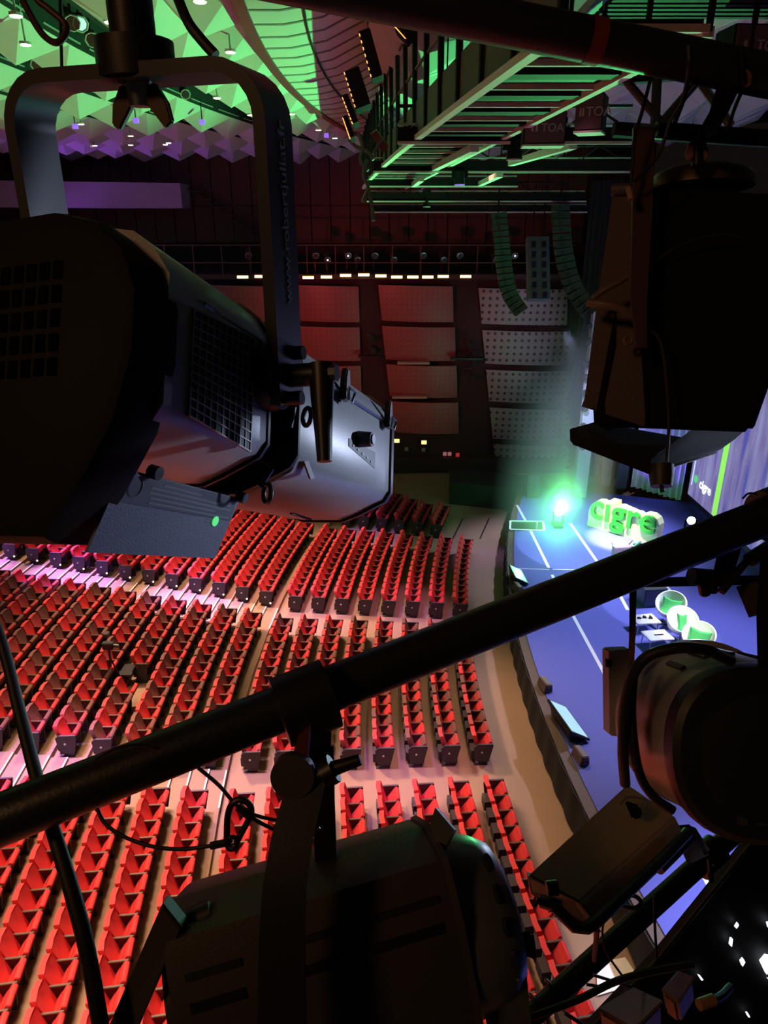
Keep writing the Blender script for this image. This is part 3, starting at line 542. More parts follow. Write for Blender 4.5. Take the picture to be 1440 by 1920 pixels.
# ---- gallery
GZ = 11.55; gal = thing('lighting_gallery', (-14, YP, GZ-.25), 'long dark lighting gallery with rail above the wall panels', 'gallery')
MB().abox(-30, 10.6, YP-.5, WYu, GZ-.3, GZ-.05).build('deck', mat('gallery_deck', (.05, .03, .03), .7), gal)
for z in (GZ+.55, GZ+1.45): MB().tube([(-30, YP-.4, z), (10.4, YP-.4, z)], .035, 6).build('rail', mat('brown_rail', (.12, .06, .05), .5), gal)
for i in range(26): x = -29+1.55*i; MB().tube([(x, YP-.4, GZ-.05), (x, YP-.4, GZ+1.45)], .03, 6).build('post', mat('brown_rail', (.12, .06, .05), .5), gal)
gx = [(455, 519), (488, 518), (578, 520), (612, 519), (648, 516), (682, 515), (714, 517), (744, 519), (774, 519), (802, 519), (831, 518), (873, 518)]
for i, (x, y) in enumerate(gx):
    p = onY(x, y, YP-.57); t = thing('gallery_striplight', p, f'yellow lit strip lamp on the gallery edge, {ORD[i]} from the left', 'strip light', 'yellow strip lamps along the gallery')
    MB().box(p+V((0, .04, .04)), (.34, 0, 0), (0, .06, 0), (0, 0, .10)).build('housing', BLK, t); MB().box(p-V((0, .03, .01)), (.30, 0, 0), (0, .012, 0), (0, 0, .065)).build('diffuser', mat('gallery_lit', (1, .85, .3), .4, emit=(1, .72, .22), es=6), t)
for i, x in enumerate((465, 520, 590, 612, 650, 668, 700, 735, 790, 828, 858, 925, 960)):
    y = (470, 478)[i % 2]; p = onY(x, y, YP+.3); t = thing('gallery_lantern', p, f'dim lantern on the gallery rail, {ORD[i]} from the left', 'lantern', 'lanterns on the gallery')
    MB().tube([p, p+V((.1, -.5, -.25))], [.16, .2], 10).build('housing', BLK2, t); MB().ring(p+V((.1, -.5, -.25)), V((.1, -.5, -.25)), .17, .03, 10, 5).build('rim', mat('grey_rim', (.4, .4, .42), .3, .8), t)
    MB().bar(p, V((p.x, p.y, GZ-.05)), .06, .06, V((1, 0, 0))).build('stand', BLK, t)
    if i in (3, 4, 12): MB().tube([p+V((.1, -.5, -.25)), p+V((.103, -.515, -.257))], .05, 8).build('lens', mat('dim_white_lens', (1, 1, 1), .3, emit=(.8, .85, 1), es=2), t)
# balcony at far left, slanting stair rail
tag(MB().hexa([(-34, 38, 14.9), (-11.5, 44, 14.9), (-11.5, 46, 14.9), (-34, 40, 14.9)], [(-34, 38, 16.2), (-11.5, 44, 16.2), (-11.5, 46, 16.2), (-34, 40, 16.2)]).build('balcony_front', mat('mauve_plaster', (.42, .34, .40), .7)), 'pale mauve balcony front at the far left', 'balcony')  # purple light on the pale front is put into its colour
st = thing('service_stair', (-11, 45.5, 12), 'dim slanting service stair with rails on the brown wall', 'stair')
for dz in (0, .9): MB().tube([(-11.5, 45.6, 16.0+dz), (-6.0, 45.6, 12.2+dz)], .05, 6).build('rail', mat('brown_rail', (.12, .06, .05), .5), st)
for i in range(9): MB().abox(-11.3+.6*i, -10.7+.6*i, 45.5, 46.3, 15.8-.43*i, 15.86-.43*i).build('tread', mat('brown_rail', (.12, .06, .05), .5), st)
# ================================================================ RIGGING
RIG = mat('rig_black', (.010, .010, .011), .55, spec=.2); FASC = mat('plum_kickboard', (.075, .028, .028), .6); PALE = mat('pale_rig_edge', (.7, .7, .66), .5); MESHM = mat('expanded_mesh', (.012, .013, .012), .5, var=.9, scale=25, bump=1., bscale=30)
ZC = 15.5
def lr(Y): return 1.35-.118*(Y-8.1)+.0012*(Y-8.1)**2          # left edge of the catwalk
def rr_(Y): return 2.6-.065*(Y-8.7)
cw = thing('catwalk', (1.5, 8, ZC), 'long dark suspended catwalk with posts and plum kickboard, green lit underneath', 'catwalk')
Ys = [7.0+1.35*i for i in range(21)]
for a, b in zip(Ys, Ys[1:]):
    MB().hexa([(lr(a), a, ZC+.04), (lr(b), b, ZC+.04), (lr(b)+.03, b, ZC+.04), (lr(a)+.03, a, ZC+.04)], [(lr(a), a, ZC+.62), (lr(b), b, ZC+.62), (lr(b)+.03, b, ZC+.62), (lr(a)+.03, a, ZC+.62)]).build('kickboard', FASC, cw, smooth=False)
    MB().bar((lr(a), a, ZC), (lr(b), b, ZC), .12, .08).build('edge_beam', PALE, cw); MB().bar((rr_(a), a, ZC), (rr_(b), b, ZC), .10, .08).build('edge_beam', PALE, cw)
    MB().hexa([(lr(a)+.06, a, ZC+.05), (rr_(a)-.05, a, ZC+.05), (rr_(b)-.05, b, ZC+.05), (lr(b)+.06, b, ZC+.05)], [(lr(a)+.06, a, ZC+.09), (rr_(a)-.05, a, ZC+.09), (rr_(b)-.05, b, ZC+.09), (lr(b)+.06, b, ZC+.09)]).build('mesh_deck', MESHM, cw, smooth=False)
    MB().bar((lr(a), a, ZC+.02), (rr_(a), a, ZC+.02), .06, .06).build('cross_rung', PALE, cw)
    MB().bar((lr(a), a+.6, ZC+.02), (rr_(a), a+.6, ZC+.02), .30, .05).build('cross_tread', RIG, cw)
    MB().tube([(lr(a), a, ZC), (lr(a)-.03, a, ZC+2.0)], .05, 8).build('post', RIG, cw); MB().tube([(rr_(a), a, ZC), (rr_(a), a, ZC+1.3)], .03, 6).build('post', RIG, cw)
    for z in (1.15, 1.95): MB().tube([(lr(a), a, ZC+z), (lr(b), b, ZC+z)], .03, 6).build('handrail', mat('brown_rail', (.12, .06, .05), .5), cw)
# cross trusses
def truss(xa, xb, y, d0, dep, lab, z_=None, braces=True, lit=False):
    a, b = P(xa, y, d0), P(xb, y, d0); b.z = a.z; t = thing('cross_truss', a, lab, 'truss', 'dark cross trusses under the roof')
    MB().bar(a, b, dep, dep*.9).build('beam', RIG, t); MB().bar(a-V((0, dep*.5, dep*.5)), b-V((0, dep*.5, dep*.5)), .05, .05).build('lower_flange', PALE, t); MB().bar(a+V((0, dep*.6, dep*.75)), b+V((0, dep*.6, dep*.75)), .04, .04).build('upper_flange', PALE, t)
    for k in (.2, .8): p = a.lerp(b, k); MB().tube([p, V((p.x, p.y, 17.9))], .015, 5).build('suspension_wire', RIG, t)
    if braces:
        n = max(3, int((b-a).length/1.6))
        for i in range(n): p = a.lerp(b, i/n); q = a.lerp(b, (i+.5)/n); MB().tube([p, q+V((0, .5, .55))], .025, 5).build('brace', RIG, t); MB().tube([q+V((0, .5, .55)), a.lerp(b, (i+1)/n)], .025, 5).build('brace', RIG, t)
        MB().tube([a+V((0, .5, .55)), b+V((0, .5, .55))], .03, 6).build('top_chord', RIG, t)
    return t
truss(745, 1195, 254, 13.2, .27, 'nearest dark cross truss under the grid speakers'); truss(700, 1190, 312, 19.5, .30, 'second dark cross truss with small moving heads hung on it')
truss(690, 970, 342, 25, .28, 'third dark cross truss, short one behind the second', braces=False); truss(688, 1098, 370, 27, .30, 'fourth dark cross truss carrying the curved speaker arrays')
truss(700, 1100, 392, 30, .25, 'fifth dark cross truss, lowest and farthest', braces=False)
for (xa, ya, xb, yb, d0, d1) in ((890, 277, 815, 315, 13.4, 19.4), (958, 306, 1075, 272, 19, 14), (938, 327, 900, 345, 19.4, 25), (790, 335, 775, 347, 20, 25)):
    tag(MB().bar(P(xa, ya, d0), P(xb, yb, d1), .16, .14).build('link_beam', PALE), f'pale slanting link beam between cross trusses, {"starting left" if xa < 800 else "near the lower middle" if xa < 920 and xa > 895 else "left of the moving head" if xa < 900 else "right, under the grid speaker" if xa > 950 else "middle"}', 'beam', 'link beams between trusses')
def mover(x, y, d, lab, col=None):
    p = P(x, y, d); t = thing('moving_head', p, lab, 'moving head', 'moving heads on the trusses')
    MB().box(p+V((0, 0, .28)), (.16, 0, 0), (0, .14, 0), (0, 0, .07)).build('base', RIG, t, bevel=.02)
    for s in (-1, 1): MB().bar(p+V((.17*s, 0, .24)), p+V((.17*s, 0, -.06)), .05, .10, V((1, 0, 0))).build('yoke_arm', RIG, t)
    MB().tube([p+V((0, 0, .12)), p+V((0, -.03, -.22))], [.12, .15], 12).build('head', RIG, t); MB().ring(p+V((0, -.03, -.22)), V((0, 0, 1)), .13, .02, 12, 5).build('lens_rim', mat('violet_rim', (.3, .2, .5), .4, emit=(.25, .1, .8), es=.8) if col else PALE, t)
mover(965, 275, 13.2, 'dark moving head under the nearest cross truss'); mover(862, 330, 19.4, 'moving head with violet rim under the second cross truss', 1); mover(800, 376, 27, 'dark moving head under the fourth cross truss'); mover(866, 298, 21, 'small violet moving head above the second cross truss', 1)
# grid speakers
GSP = mat('plum_grille', (.16, .10, .12), .7, bump=.6, bscale=150)
def toa(x0, y0, x1, y1, d, yaw, lab, mirror=False):
    c = P((x0+x1)/2, (y0+y1)/2, d); s = d/F_PX; w_, h_ = (x1-x0)*s, (y1-y0)*s/.95; exx = V((math.cos(yaw), math.sin(yaw), 0)); eyy = V((-math.sin(yaw), math.cos(yaw), 0)); u = V((0, 0, 1))
    t = thing('grid_speaker', c, lab, 'speaker', 'box speakers hanging from the grid'); MB().box(c+eyy*.22, exx*w_/2, eyy*.22, u*h_/2).build('cabinet', RIG, t, bevel=.015)
    MB().box(c-eyy*.008, exx*w_*.47, eyy*.012, u*h_*.45).build('grille', GSP, t); LM = mat('grey_logo', (.62, .56, .62), .5)
    k = -1 if mirror else 1; text('logo_letters', 'TOA', h_*.36, c-exx*w_*.10-eyy*.03-u*h_*.12, exx, u, LM, t, .004, .0)
    for j in (0, 1): MB().box(c-exx*(w_*(.30-.10*j))-eyy*.025+u*h_*.0, exx*w_*.028, eyy*.005, u*h_*.11).build('logo_mark', LM, t)
    MB().bar(c+eyy*.2-u*h_*.5-u*.01-exx*w_*.5, c+eyy*.2-u*h_*.5-u*.01+exx*w_*.5, .46, .03).build('bottom_plate', PALE, t); MB().tube([c+eyy*.2+u*h_*.5, c+eyy*.2+u*(h_*.5+1.2)], .035, 8).build('hanger', RIG, t)
toa(983, 213, 1061, 266, 11.5, -.08, 'dark box speaker with a TOA logo hanging under the catwalk edge, left of the pair'); toa(1079, 180, 1130, 240, 10.5, -.42, 'plum box speaker with a TOA logo turned sideways, right of the pair'); toa(1372, 52, 1480, 120, 8, .1, 'dark box speaker with a TOA logo at the upper right corner')
# second catwalk top right
c2 = thing('upper_catwalk', (4, 7.6, 16.3), 'ribbed dark catwalk deck at the upper right with green lit edges', 'catwalk')
for i in range(22): y = 6.4+.17*i; MB().bar((2.5, y, 16.3), (6.2, y, 16.3), .09, .06).build('deck_slat', RIG, c2)
MB().bar((2.3, 6.0, 16.25), (2.3, 10.4, 16.25), .12, .1).build('edge_beam', PALE, c2); MB().bar((4.7, 6.0, 16.2), (4.6, 11.0, 16.2), .12, .1).build('edge_beam', PALE, c2)
rb = thing('roof_truss', (4.7, 9.5, 15.9), 'brown lattice roof truss crossing behind the hanging clamp', 'truss')
pts = [P(1173, 150, 8.5), P(1240, 230, 8.5), P(1310, 150, 8.5), P(1370, 235, 8.3)]
for a, b in zip(pts, pts[1:]): MB().tube([a, b], .05, 8).build('brace', mat('brown_rig', (.10, .07, .055), .6), rb)
MB().tube([P(1150, 150, 8.5), P(1440, 130, 8.5)], .06, 8).build('chord', RIG, rb); MB().tube([P(1150, 243, 8.5), P(1440, 262, 8.5)], .09, 10).build('chord', RIG, rb); MB().tube([P(1232, 150, 8.5), P(1228, 235, 8.5)], .06, 8).build('upright', mat('brown_rig', (.10, .07, .055), .6), rb)
# led battens on the catwalk end
for i, (x0, y0, x1, y1, wd) in enumerate(((684, 62, 708, 150, 22), (660, 135, 682, 205, 30), (648, 183, 668, 235, 12), (648, 222, 662, 262, 10), (750, 50, 772, 75, 24))):
    d = 11.5; a, b = P(x0, y0, d), P(x1, y1, d); t = thing('led_batten', a, ['tall tilted LED batten nearest the white ribbed strip', 'short wide LED batten with an orange dotted edge', 'thin LED batten left of the cluster', 'lowest thin LED batten of the cluster', 'small LED batten behind the catwalk posts'][i], 'light batten', 'LED battens on the catwalk end')
    wv = wd*d/F_PX; MB().bar(a, b, wv, .2, V((0, 1, 0))).build('housing', RIG, t, bevel=.01); ax = (b-a).normalized(); n = 7; sd = V((-1, 0, 0))*wv*.5
    for j in range(n): p = a.lerp(b, (j+.5)/n)+sd-V((0, .08, 0)); MB().box(p, ax*.022, V((.008, 0, 0)), V((0, .02, 0))).build('led', mat('orange_led', (1, .4, .1), .4, emit=(1, .36, .08), es=2.2), t)
for i, pts in enumerate((((655, 262), (668, 275), (690, 285), (700, 300)), ((688, 300), (682, 330), (690, 352), (680, 378)), ((690, 352), (697, 385), (700, 414)), ((700, 290), (712, 268), (720, 262)), ((672, 250), (680, 275), (676, 300), (690, 320)))):
    tag(MB().tube(crom([P(x, y, 13) for x, y in pts], 5), .035, 6).build('loose_cable', mat('green_grey_cable', (.12, .14, .12), .5)), ['cable drooping left of the catwalk end', 'cable hanging straight at the catwalk end', 'short cable tail below the lowest truss', 'short cable rising to the catwalk edge', 'cable looping behind the LED battens'][i], 'cable', 'loose cables at the catwalk end')
tag(MB().hexa([P(694, 252, 13), P(706, 244, 13), P(728, 276, 13), P(718, 288, 13)], [P(694, 250, 13.3), P(706, 242, 13.3), P(728, 272, 13.3), P(718, 284, 13.3)]).build('red_flood', mat('dark_red_case', (.2, .03, .04), .5)), 'dark red tilted flood case at the catwalk end', 'flood light')
# ---- line arrays
SPK = mat('slate_speaker', (.032, .038, .042), .55, bump=.3, bscale=80)
def array(path, wpx, n, d, lab, dep=.5):
    pts = crom([P(x, y, d) for x, y in path], 12); Ls = [0]
    for a, b in zip(pts, pts[1:]): Ls.append(Ls[-1]+(b-a).length)
    def at(s):
        for i in range(len(pts)-1):
            if Ls[i+1] >= s: return pts[i].lerp(pts[i+1], (s-Ls[i])/max(1e-6, Ls[i+1]-Ls[i]))
        return pts[-1]
    t = thing('line_array', pts[0], lab, 'line array', 'curved hanging line arrays'); h = Ls[-1]/n; wv = wpx*d/F_PX
    MB().tube([pts[0], pts[0]+V((0, 0, 2.9))], .03, 6).build('chain', RIG, t); MB().box(pts[0]+V((0, 0, .15)), (wv*.55, 0, 0), (0, dep*.5, 0), (0, 0, .06)).build('bumper', RIG, t)
    for i in range(n):
        a, b = at(i*h+.02), at((i+1)*h-.02); ax = (b-a); sx = V((ax.z, 0, -ax.x)).normalized()*wv/2; fy = V((0, dep/2, 0)); fw = -fy
        o = MB().hexa([a-sx+fw, a+sx+fw*.7, a+sx+fy, a-sx+fy], [b-sx+fw, b+sx+fw*.7, b+sx+fy, b-sx+fy]).build('speaker_box', SPK, t, smooth=False)
        c = (a+b)/2; MB().box(c+fw-V((0, .012, 0))+sx*.3, sx*.22, V((0, .01, 0)), ax*.18).build('port', BLK, o)
array(((934, 398), (940, 450), (945, 500), (955, 550), (977, 585)), 27, 17, 27, 'left curved speaker array hanging before the perforated panels')
array(((1050, 382), (1053, 430), (1058, 480), (1075, 540), (1108, 588)), 30, 16, 27, 'right curved speaker array with a green glint hanging by the drapes')
for i, x in enumerate((1000, 1019)):
    a, b = P(x-2, 446, 30), P(x, 563, 30); t = thing('column_speaker', b, ['left straight column speaker between the curved arrays', 'right straight column speaker between the curved arrays'][i], 'speaker', 'straight speaker columns')
    MB().bar(a, b, .5, .36, V((0, 1, 0))).build('column', mat('grey_speaker2', (.14, .15, .16), .6), t)
    for j in range(6): c = a.lerp(b, (j+.6)/6.2); MB().box(c-V((0, .27, 0)), (.09, 0, 0), (0, .012, 0), (0, 0, .12)).build('port', BLK, t)
    MB().tube([a, a+V((0, 0, 2))], .025, 6).build('hanger', RIG, t)
# ================================================================ NEAR LANTERNS AND PIPES
def cs(r, u, f): return CAM + cR*r + cU*u + cF*f
def cv(r, u, f): return cR*r + cU*u + cF*f
GREYM = mat('charcoal_satin_paint', (.36, .37, .39), .36, bump=.08, bscale=450, scale=25)
PIPE = mat('black_pipe_paint', (.016, .016, .017), .38, bump=.15, bscale=200)
def pipe(name, a, b, r, lab, cat_='pipe'):
    return tag(MB().tube([a.lerp(b, i/12) for i in range(13)], r, 28).build(name, PIPE), lab, cat_)
pipe('grid_pipe', P(-260, 1640, .66), P(1640, 888, 1.0), .0255, 'long black lighting pipe running diagonally across the picture')
pipe('grid_pipe', P(420, -62, .86), P(1640, 182, .98), .0265, 'black lighting pipe along the top with a green lit underside')
pipe('grid_pipe', P(880, 2010, 1.55), P(1420, 1522, 1.85), .025, 'black lighting pipe at the lower right behind the flood box')
TAPER = mat('dark_red_tape', (.16, .02, .015), .6)
a, b = P(420, -62, .86), P(1640, 182, .98); k = .525
tag(MB().tube([a.lerp(b, k), a.lerp(b, k+.022)], .0275, 28).build('pipe_tape', TAPER), 'dark red tape wrapped around the top pipe', 'tape')
# ---------------------------------------------------------------- large profile spotlight (left)
ax = cv(.33, -.085, 1).normalized(); rt = cv(1, 0, -.33).normalized(); up = ax.cross(rt) * -1; up = rt.cross(ax)
if up.dot(cU) < 0: up = -up
W = .29
f0 = P(733, 850, 1.45) - rt*(W/2)
def lp(s, r, u): return f0 - ax*s + rt*r + up*u                # s: metres behind the front rim
t = thing('profile_spotlight', lp(.3, 0, .5), 'large charcoal profile spotlight hanging at the left with a grilled housing', 'spotlight')
def sect(s, w, yt, yb, ct, cb, k=1.):
    # rounded hexagonal cross-section: vertical side, chamfered top, chamfered underside
    h = w/2; pts = [(h, -.02), (h, yb+cb*1.1), (h-.012, yb+cb*.75), (h-cb*1.3, yb+.012), (h-cb*1.9, yb), (-h+cb*1.9, yb), (-h+cb*1.3, yb+.012), (-h+.012, yb+cb*.75), (-h, yb+cb*1.1), (-h, yt-ct), (-h+.02, yt-ct*.5), (-h+ct*.8, yt-.008), (-h+ct*1.4, yt), (h-ct*1.4, yt), (h-ct*.8, yt-.008), (h-.02, yt-ct*.5), (h, yt-ct)]
    return [lp(s, x, y) for x, y in pts]
YT, YB = .124, -.138
fb = MB(); fb.loft([sect(.003, W-.012, YT-.005, YB+.005, .058, .055), sect(0, W, YT, YB, .06, .055), sect(.435, W, YT, YB, .06, .055), sect(.446, W-.012, YT-.006, YB+.006, .06, .055)]); barrel = fb.build('front_barrel', GREYM, t)
MB().loft([sect(-.006, W+.008, YT+.004, YB-.004, .06, .055), sect(.008, W+.008, YT+.004, YB-.004, .06, .055)]).build('front_rim', BLK, barrel)
MB().loft([sect(.44, W-.05, YT-.02, YB+.035, .05, .05), sect(.545, W-.05, YT-.02, YB+.035, .05, .05)]).build('shutter_gap', BLK, t)
MB().loft([sect(.537, W, YT, YB+.012, .06, .05), sect(.545, W+.006, YT, YB+.012, .06, .05), sect(.70, W+.006, YT, YB+.012, .06, .05), sect(.765, W+.006, YT, YB+.012, .06, .05)]).build('middle_body', GREYM, t)
for s in (.444, .536): MB().loft([sect(s, W+.010, YT+.003, YB+.008, .06, .05), sect(s+.006, W+.010, YT+.003, YB+.008, .06, .05)]).build('edge_band', BLK, t)
# rear housing
rg = []
def rsec(s, k, o=0.): return [lp(s, x*k, y*k-.045*(1-k)) for x, y in [(W/2+.006, -.03), (W/2-.012, -.10), (W/2-.05, -.165), (W/2-.09, -.216), (-W/2+.05, -.216), (-W/2, -.15), (-W/2-.01, 0), (-W/2, .075), (-W/2+.04, .112), (-W/2+.09, .124), (W/2-.10, .124), (W/2-.05, .108), (W/2-.012, .075), (W/2+.006, .03)]]
rear = MB().loft([rsec(.745, .96), rsec(.752, 1.0), rsec(.80, 1.0), rsec(.815, .965), rsec(.82, .9)]).build('rear_housing', mat('black_rear_housing', (.011, .010, .009), .7, bump=.06, bscale=250, spec=.2), t)
for i in range(10):
    for j in range(5): MB().box(lp(.8205, .058-.0165*i, .055-.0245*j), rt*.0052, up*.0088, ax*.0018).build('vent_hole', mat('vent_dark', (.003, .003, .003), .9, spec=.05), rear)
# side grille: frame, crossing bars over a dark recess
c0, c1, c2, c3 = (.722, .042), (.588, .052), (.588, -.092), (.722, -.075)
sd = W/2+.0035
MB().hexa([lp(s, sd-.002, y) for s, y in (c0, c1, c2, c3)], [lp(s, sd+.0012, y) for s, y in (c0, c1, c2, c3)]).build('grille_recess', RUB, t)
for i in range(13): k = i/12; MB().bar(lp(.722, sd+.0018, .042-.117*k), lp(.588, sd+.0018, .052-.144*k), .0016, .0016, rt).build('grille_bar', GREYM, t)
for i in range(11): k = i/10; MB().bar(lp(.722-.134*k, sd+.0018, .042+.01*k), lp(.722-.134*k, sd+.0018, -.075-.017*k), .0016, .0016, rt).build('grille_bar', GREYM, t)
# seam rod with latches on the upper edge
MB().tube([lp(.70, W/2+.002, .056), lp(.004, W/2+.002, .056)], .0032, 6).build('seam_rod', mat('worn_steel', (.25, .26, .28), .35, .8), t)
for s in (.285, .05):
    l = MB().prism([(-.012, -.018), (.012, -.018), (.010, .012), (.007, .034), (-.004, .038), (-.009, .02)], lp(s, W/2+.003, .06), ax, up, rt*.012).build('latch', BLK, t, bevel=.002)
    MB().tube([lp(s-.01, W/2+.018, .04), lp(s-.012, W/2+.022, .058), lp(s+.01, W/2+.02, .062), lp(s+.008, W/2+.017, .042)], .0025, 6, True).build('latch_wire', STEEL, l)
MB().tube([lp(.19, W/2, -.005), lp(.19, W/2+.026, -.006)], [.015, .013], 16).build('focus_knob', BLK, t); MB().tube([lp(.19, W/2+.026, -.006), lp(.19, W/2+.029, -.006)], .009, 12).build('knob_cap', mat('worn_steel', (.25, .26, .28), .35, .8), t)
MB().hexa([lp(s, W/2+.0005, y) for s, y in ((.24, -.012), (.10, -.014), (.10, -.045), (.24, -.026))], [lp(s, W/2+.0012, y) for s, y in ((.24, -.012), (.10, -.014), (.10, -.045), (.24, -.026))]).build('scale_plate', mat('grey_scale_plate', (.16, .165, .17), .5), t)
for i in range(5): MB().box(lp(.22-.024*i, W/2+.0018, -.022-.0035*i), ax*.004, up*.002, rt*.0008).build('scale_mark', mat('pale_mark', (.5, .5, .5), .5), t)
MB().hexa([lp(s, W/2+.001, y) for s, y in ((.425, -.08), (.41, -.077), (.385, -.10), (.40, -.103))], [lp(s, W/2+.004, y) for s, y in ((.425, -.08), (.41, -.077), (.385, -.10), (.40, -.103))]).build('shutter_tab', BLK, t)
for i in range(9): MB().box(lp(.20-.018*i, W/2-.12-.004*i, YB-.001), ax*.006, rt*.003, up*.002).build('under_slot', RUB, t)
# shutter blades ending in rings
for (s, r, u, du) in ((.46, W/2+.022, -.022, -.0), (.50, W/2-.015, -.135, 0)):
    c = lp(s, r, u); MB().ring(c, ax*.75+rt*.6, .0125, .0034, 28, 8).build('shutter_ring', BLK, t)
    MB().bar(c+(up if u < -.1 else -rt)*.02, lp(s, r*.55, u*.55), .03, .004, ax).build('shutter_blade', BLK, t)
# pivot disc, bolts, tilt handle
pv = lp(.55, W/2+.006, .012)
for r0, r1, x0, x1 in ((.045, .043, 0, .018), (.03, .028, .018, .03)): MB().tube([pv+rt*x0, pv+rt*x1], [r0, r1], 24).build('pivot_disc', BLK, t)
for du in (.037, -.037): MB().tube([pv+rt*.02+up*du*.8, pv+rt*.05+up*du*.8], .009, 12).build('pivot_bolt', BLK, t)
MB().tube([pv+rt*.03, pv+rt*.078], .015, 16).build('handle_hub', BLK, t)
hb = pv+rt*.075; MB().tube([hb+up*.012, hb-up*.035+rt*.003, hb-up*.075+rt*.006, hb-up*.113+rt*.009], [.017, .0145, .0115, .0095], 14).build('tilt_handle', BLK, t); MB().tube([hb-ax*.0+rt*.012, hb+rt*.022], .011, 8).build('handle_screw', BLK2, t)
# hanging plate with printed label
pl = [P(232, 878, .735), P(450, 935, .985), P(403, 1047, .965), P(163, 1036, .72)]; nn = (pl[1]-pl[0]).cross(pl[3]-pl[0]).normalized(); nn = nn if nn.dot(cF) < 0 else -nn
pw = MB().hexa(pl, [p-nn*.003 for p in pl]).build('hanging_plate', mat('blue_grey_plate', (.10, .11, .15), .5, bump=.3, bscale=420), t, smooth=False)
def pq(u_, v_): return pl[0].lerp(pl[1], u_).lerp(pl[3].lerp(pl[2], u_), v_)
MB().hexa([pq(*c)+nn*.0003 for c in ((.0, .02), (.97, .02), (.985, .38), (-.0, .38))], [pq(*c)+nn*.0009 for c in ((.0, .02), (.97, .02), (.985, .38), (-.0, .38))]).build('label', mat('dark_label', (.045, .05, .065), .5), pw, smooth=False)
PRN = mat('grey_print', (.13, .14, .17), .6)
for j in range(5):
    e = (.62, .92, .95, .80, .96)[j]; s0 = (.30, .22, .22, .24, .24)[j]; v_ = .07+.062*j; MB().hexa([pq(*c)+nn*.001 for c in ((s0, v_), (e, v_+.01), (e, v_+.035), (s0, v_+.025))], [pq(*c)+nn*.0013 for c in ((s0, v_), (e, v_+.01), (e, v_+.035), (s0, v_+.025))]).build('print_line', PRN, pw, smooth=False)
MB().ring(pq(.11, .17)+nn*.001, nn, .012, .0012, 18, 4).build('print_symbol', PRN, pw)
gd = pq(.84, .42)+nn*.0015; MB().tube([gd-nn*.001, gd+nn*.0006], .0068, 16).build('green_dot', mat('lit_green_dot', (.1, .7, .2), .4, emit=(.12, .8, .22), es=.75), pw)
for u_, v_ in ((.17, -.05), (.97, -.03)): c = pq(u_, v_); MB().tube([c, c+nn*.012], .008, 10).build('plate_screw', BLK, pw)
# yoke: two arms and a top bar as one bent strap, hanging stem, wing nut
hw = .036; th_ = .015; YW = .168
pr = pv+rt*.026; plf = pr - rt*(YW*2-.01)
topr = P(508, 125, 1.0); hgt = .50
ytop = .345; uz = V((0, 0, 1)); yl = rt - uz*rt.dot(uz); yl.normalize(); yd = uz.cross(yl).normalized()
def strap(mb, pts, w_, th):
    rings = []
    for i, p in enumerate(pts):
        tn = (pts[min(i+1, len(pts)-1)]-pts[max(i-1, 0)]).normalized(); nn_ = tn.cross(yd).normalized(); rings.append([p+yd*w_/2+nn_*th/2, p-yd*w_/2+nn_*th/2, p-yd*w_/2-nn_*th/2, p+yd*w_/2-nn_*th/2])
    return mb.loft(rings)
lean = yd*0
pts = [pr-uz*.03, pr+uz*.2, pr+uz*(ytop-.055)]
for i in range(1, 7): a_ = i/6*math.pi/2; pts.append(pr+uz*(ytop-.055+.055*math.sin(a_))-yl*(.055-.055*math.cos(a_)))
for i in range(0, 7): a_ = i/6*math.pi/2; pts.append(pr+uz*(ytop-.055+.055*math.cos(a_))-yl*(2*YW-.055+.055*math.sin(a_)))
pts += [pr-yl*2*YW+uz*.2, pr-yl*2*YW-uz*.03]
yk = strap(MB(), pts, hw*2, th_).build('yoke', mat('black_yoke_paint', (.06, .062, .065), .32, bump=.03, bscale=300), t)
tm = pr + uz*ytop - yl*YW*1.02
text('yoke_lettering', 'www.robertjuliat.fr', .026, pr+uz*.09+yl*(th_/2+.001)+yd*.010, uz, yl.cross(uz), mat('grey_yoke_print', (.42, .42, .43), .6), yk, .0004)
MB().tube([tm-uz*.004, tm+uz*.035], .045, 24).build('stem_washer', BLK, t); MB().tube([tm, tm+uz*.6], .026, 20).build('hanging_stem', BLK, t)
wc = tm-uz*.012; MB().tube([tm, tm-uz*.032], [.016, .013], 14).build('stem_bolt', STEEL, t)
vx = yl
for s in (-1, 1): MB().prism([(0, 0), (.018, .004), (.032, -.018), (.036, -.038), (.026, -.045), (.012, -.028), (.004, -.018)], wc+vx*s*.006-yd*.004, vx*s, uz, yd*.009).build('wing_nut', mat('dark_brass', (.10, .07, .045), .45, .5), t, bevel=.002)
for s in (-.05, .06): MB().tube([tm+yl*s-uz*.0065, tm+yl*s-uz*.0055], .009, 12).build('bar_hole', RUB, t)
MB().tube(crom([P(327, -20, 1.02), P(352, 40, 1.0), P(378, 75, 1.0), P(404, 104, 1.0)], 6), .0075, 10).build('safety_strap', RUB, t)
tag(MB().tube(crom([P(30, -30, .9), P(50, 15, .9), P(78, 62, .9), P(104, 80, .9), P(122, 66, .9), P(122, 45, .9), P(95, 20, .9), P(70, 0, .9), P(55, -25, .9)], 6), .0042, 10).build('hanging_cable_loop', mat('dark_red_cable', (.05, .015, .015), .5)), 'dark cable loop hanging at the top left corner', 'cable')
tag(MB().tube([P(112, -20, 1.3), P(116, 130, 1.3)], .003, 6).build('thin_wire', RUB), 'thin vertical wire beside the cable loop', 'wire')
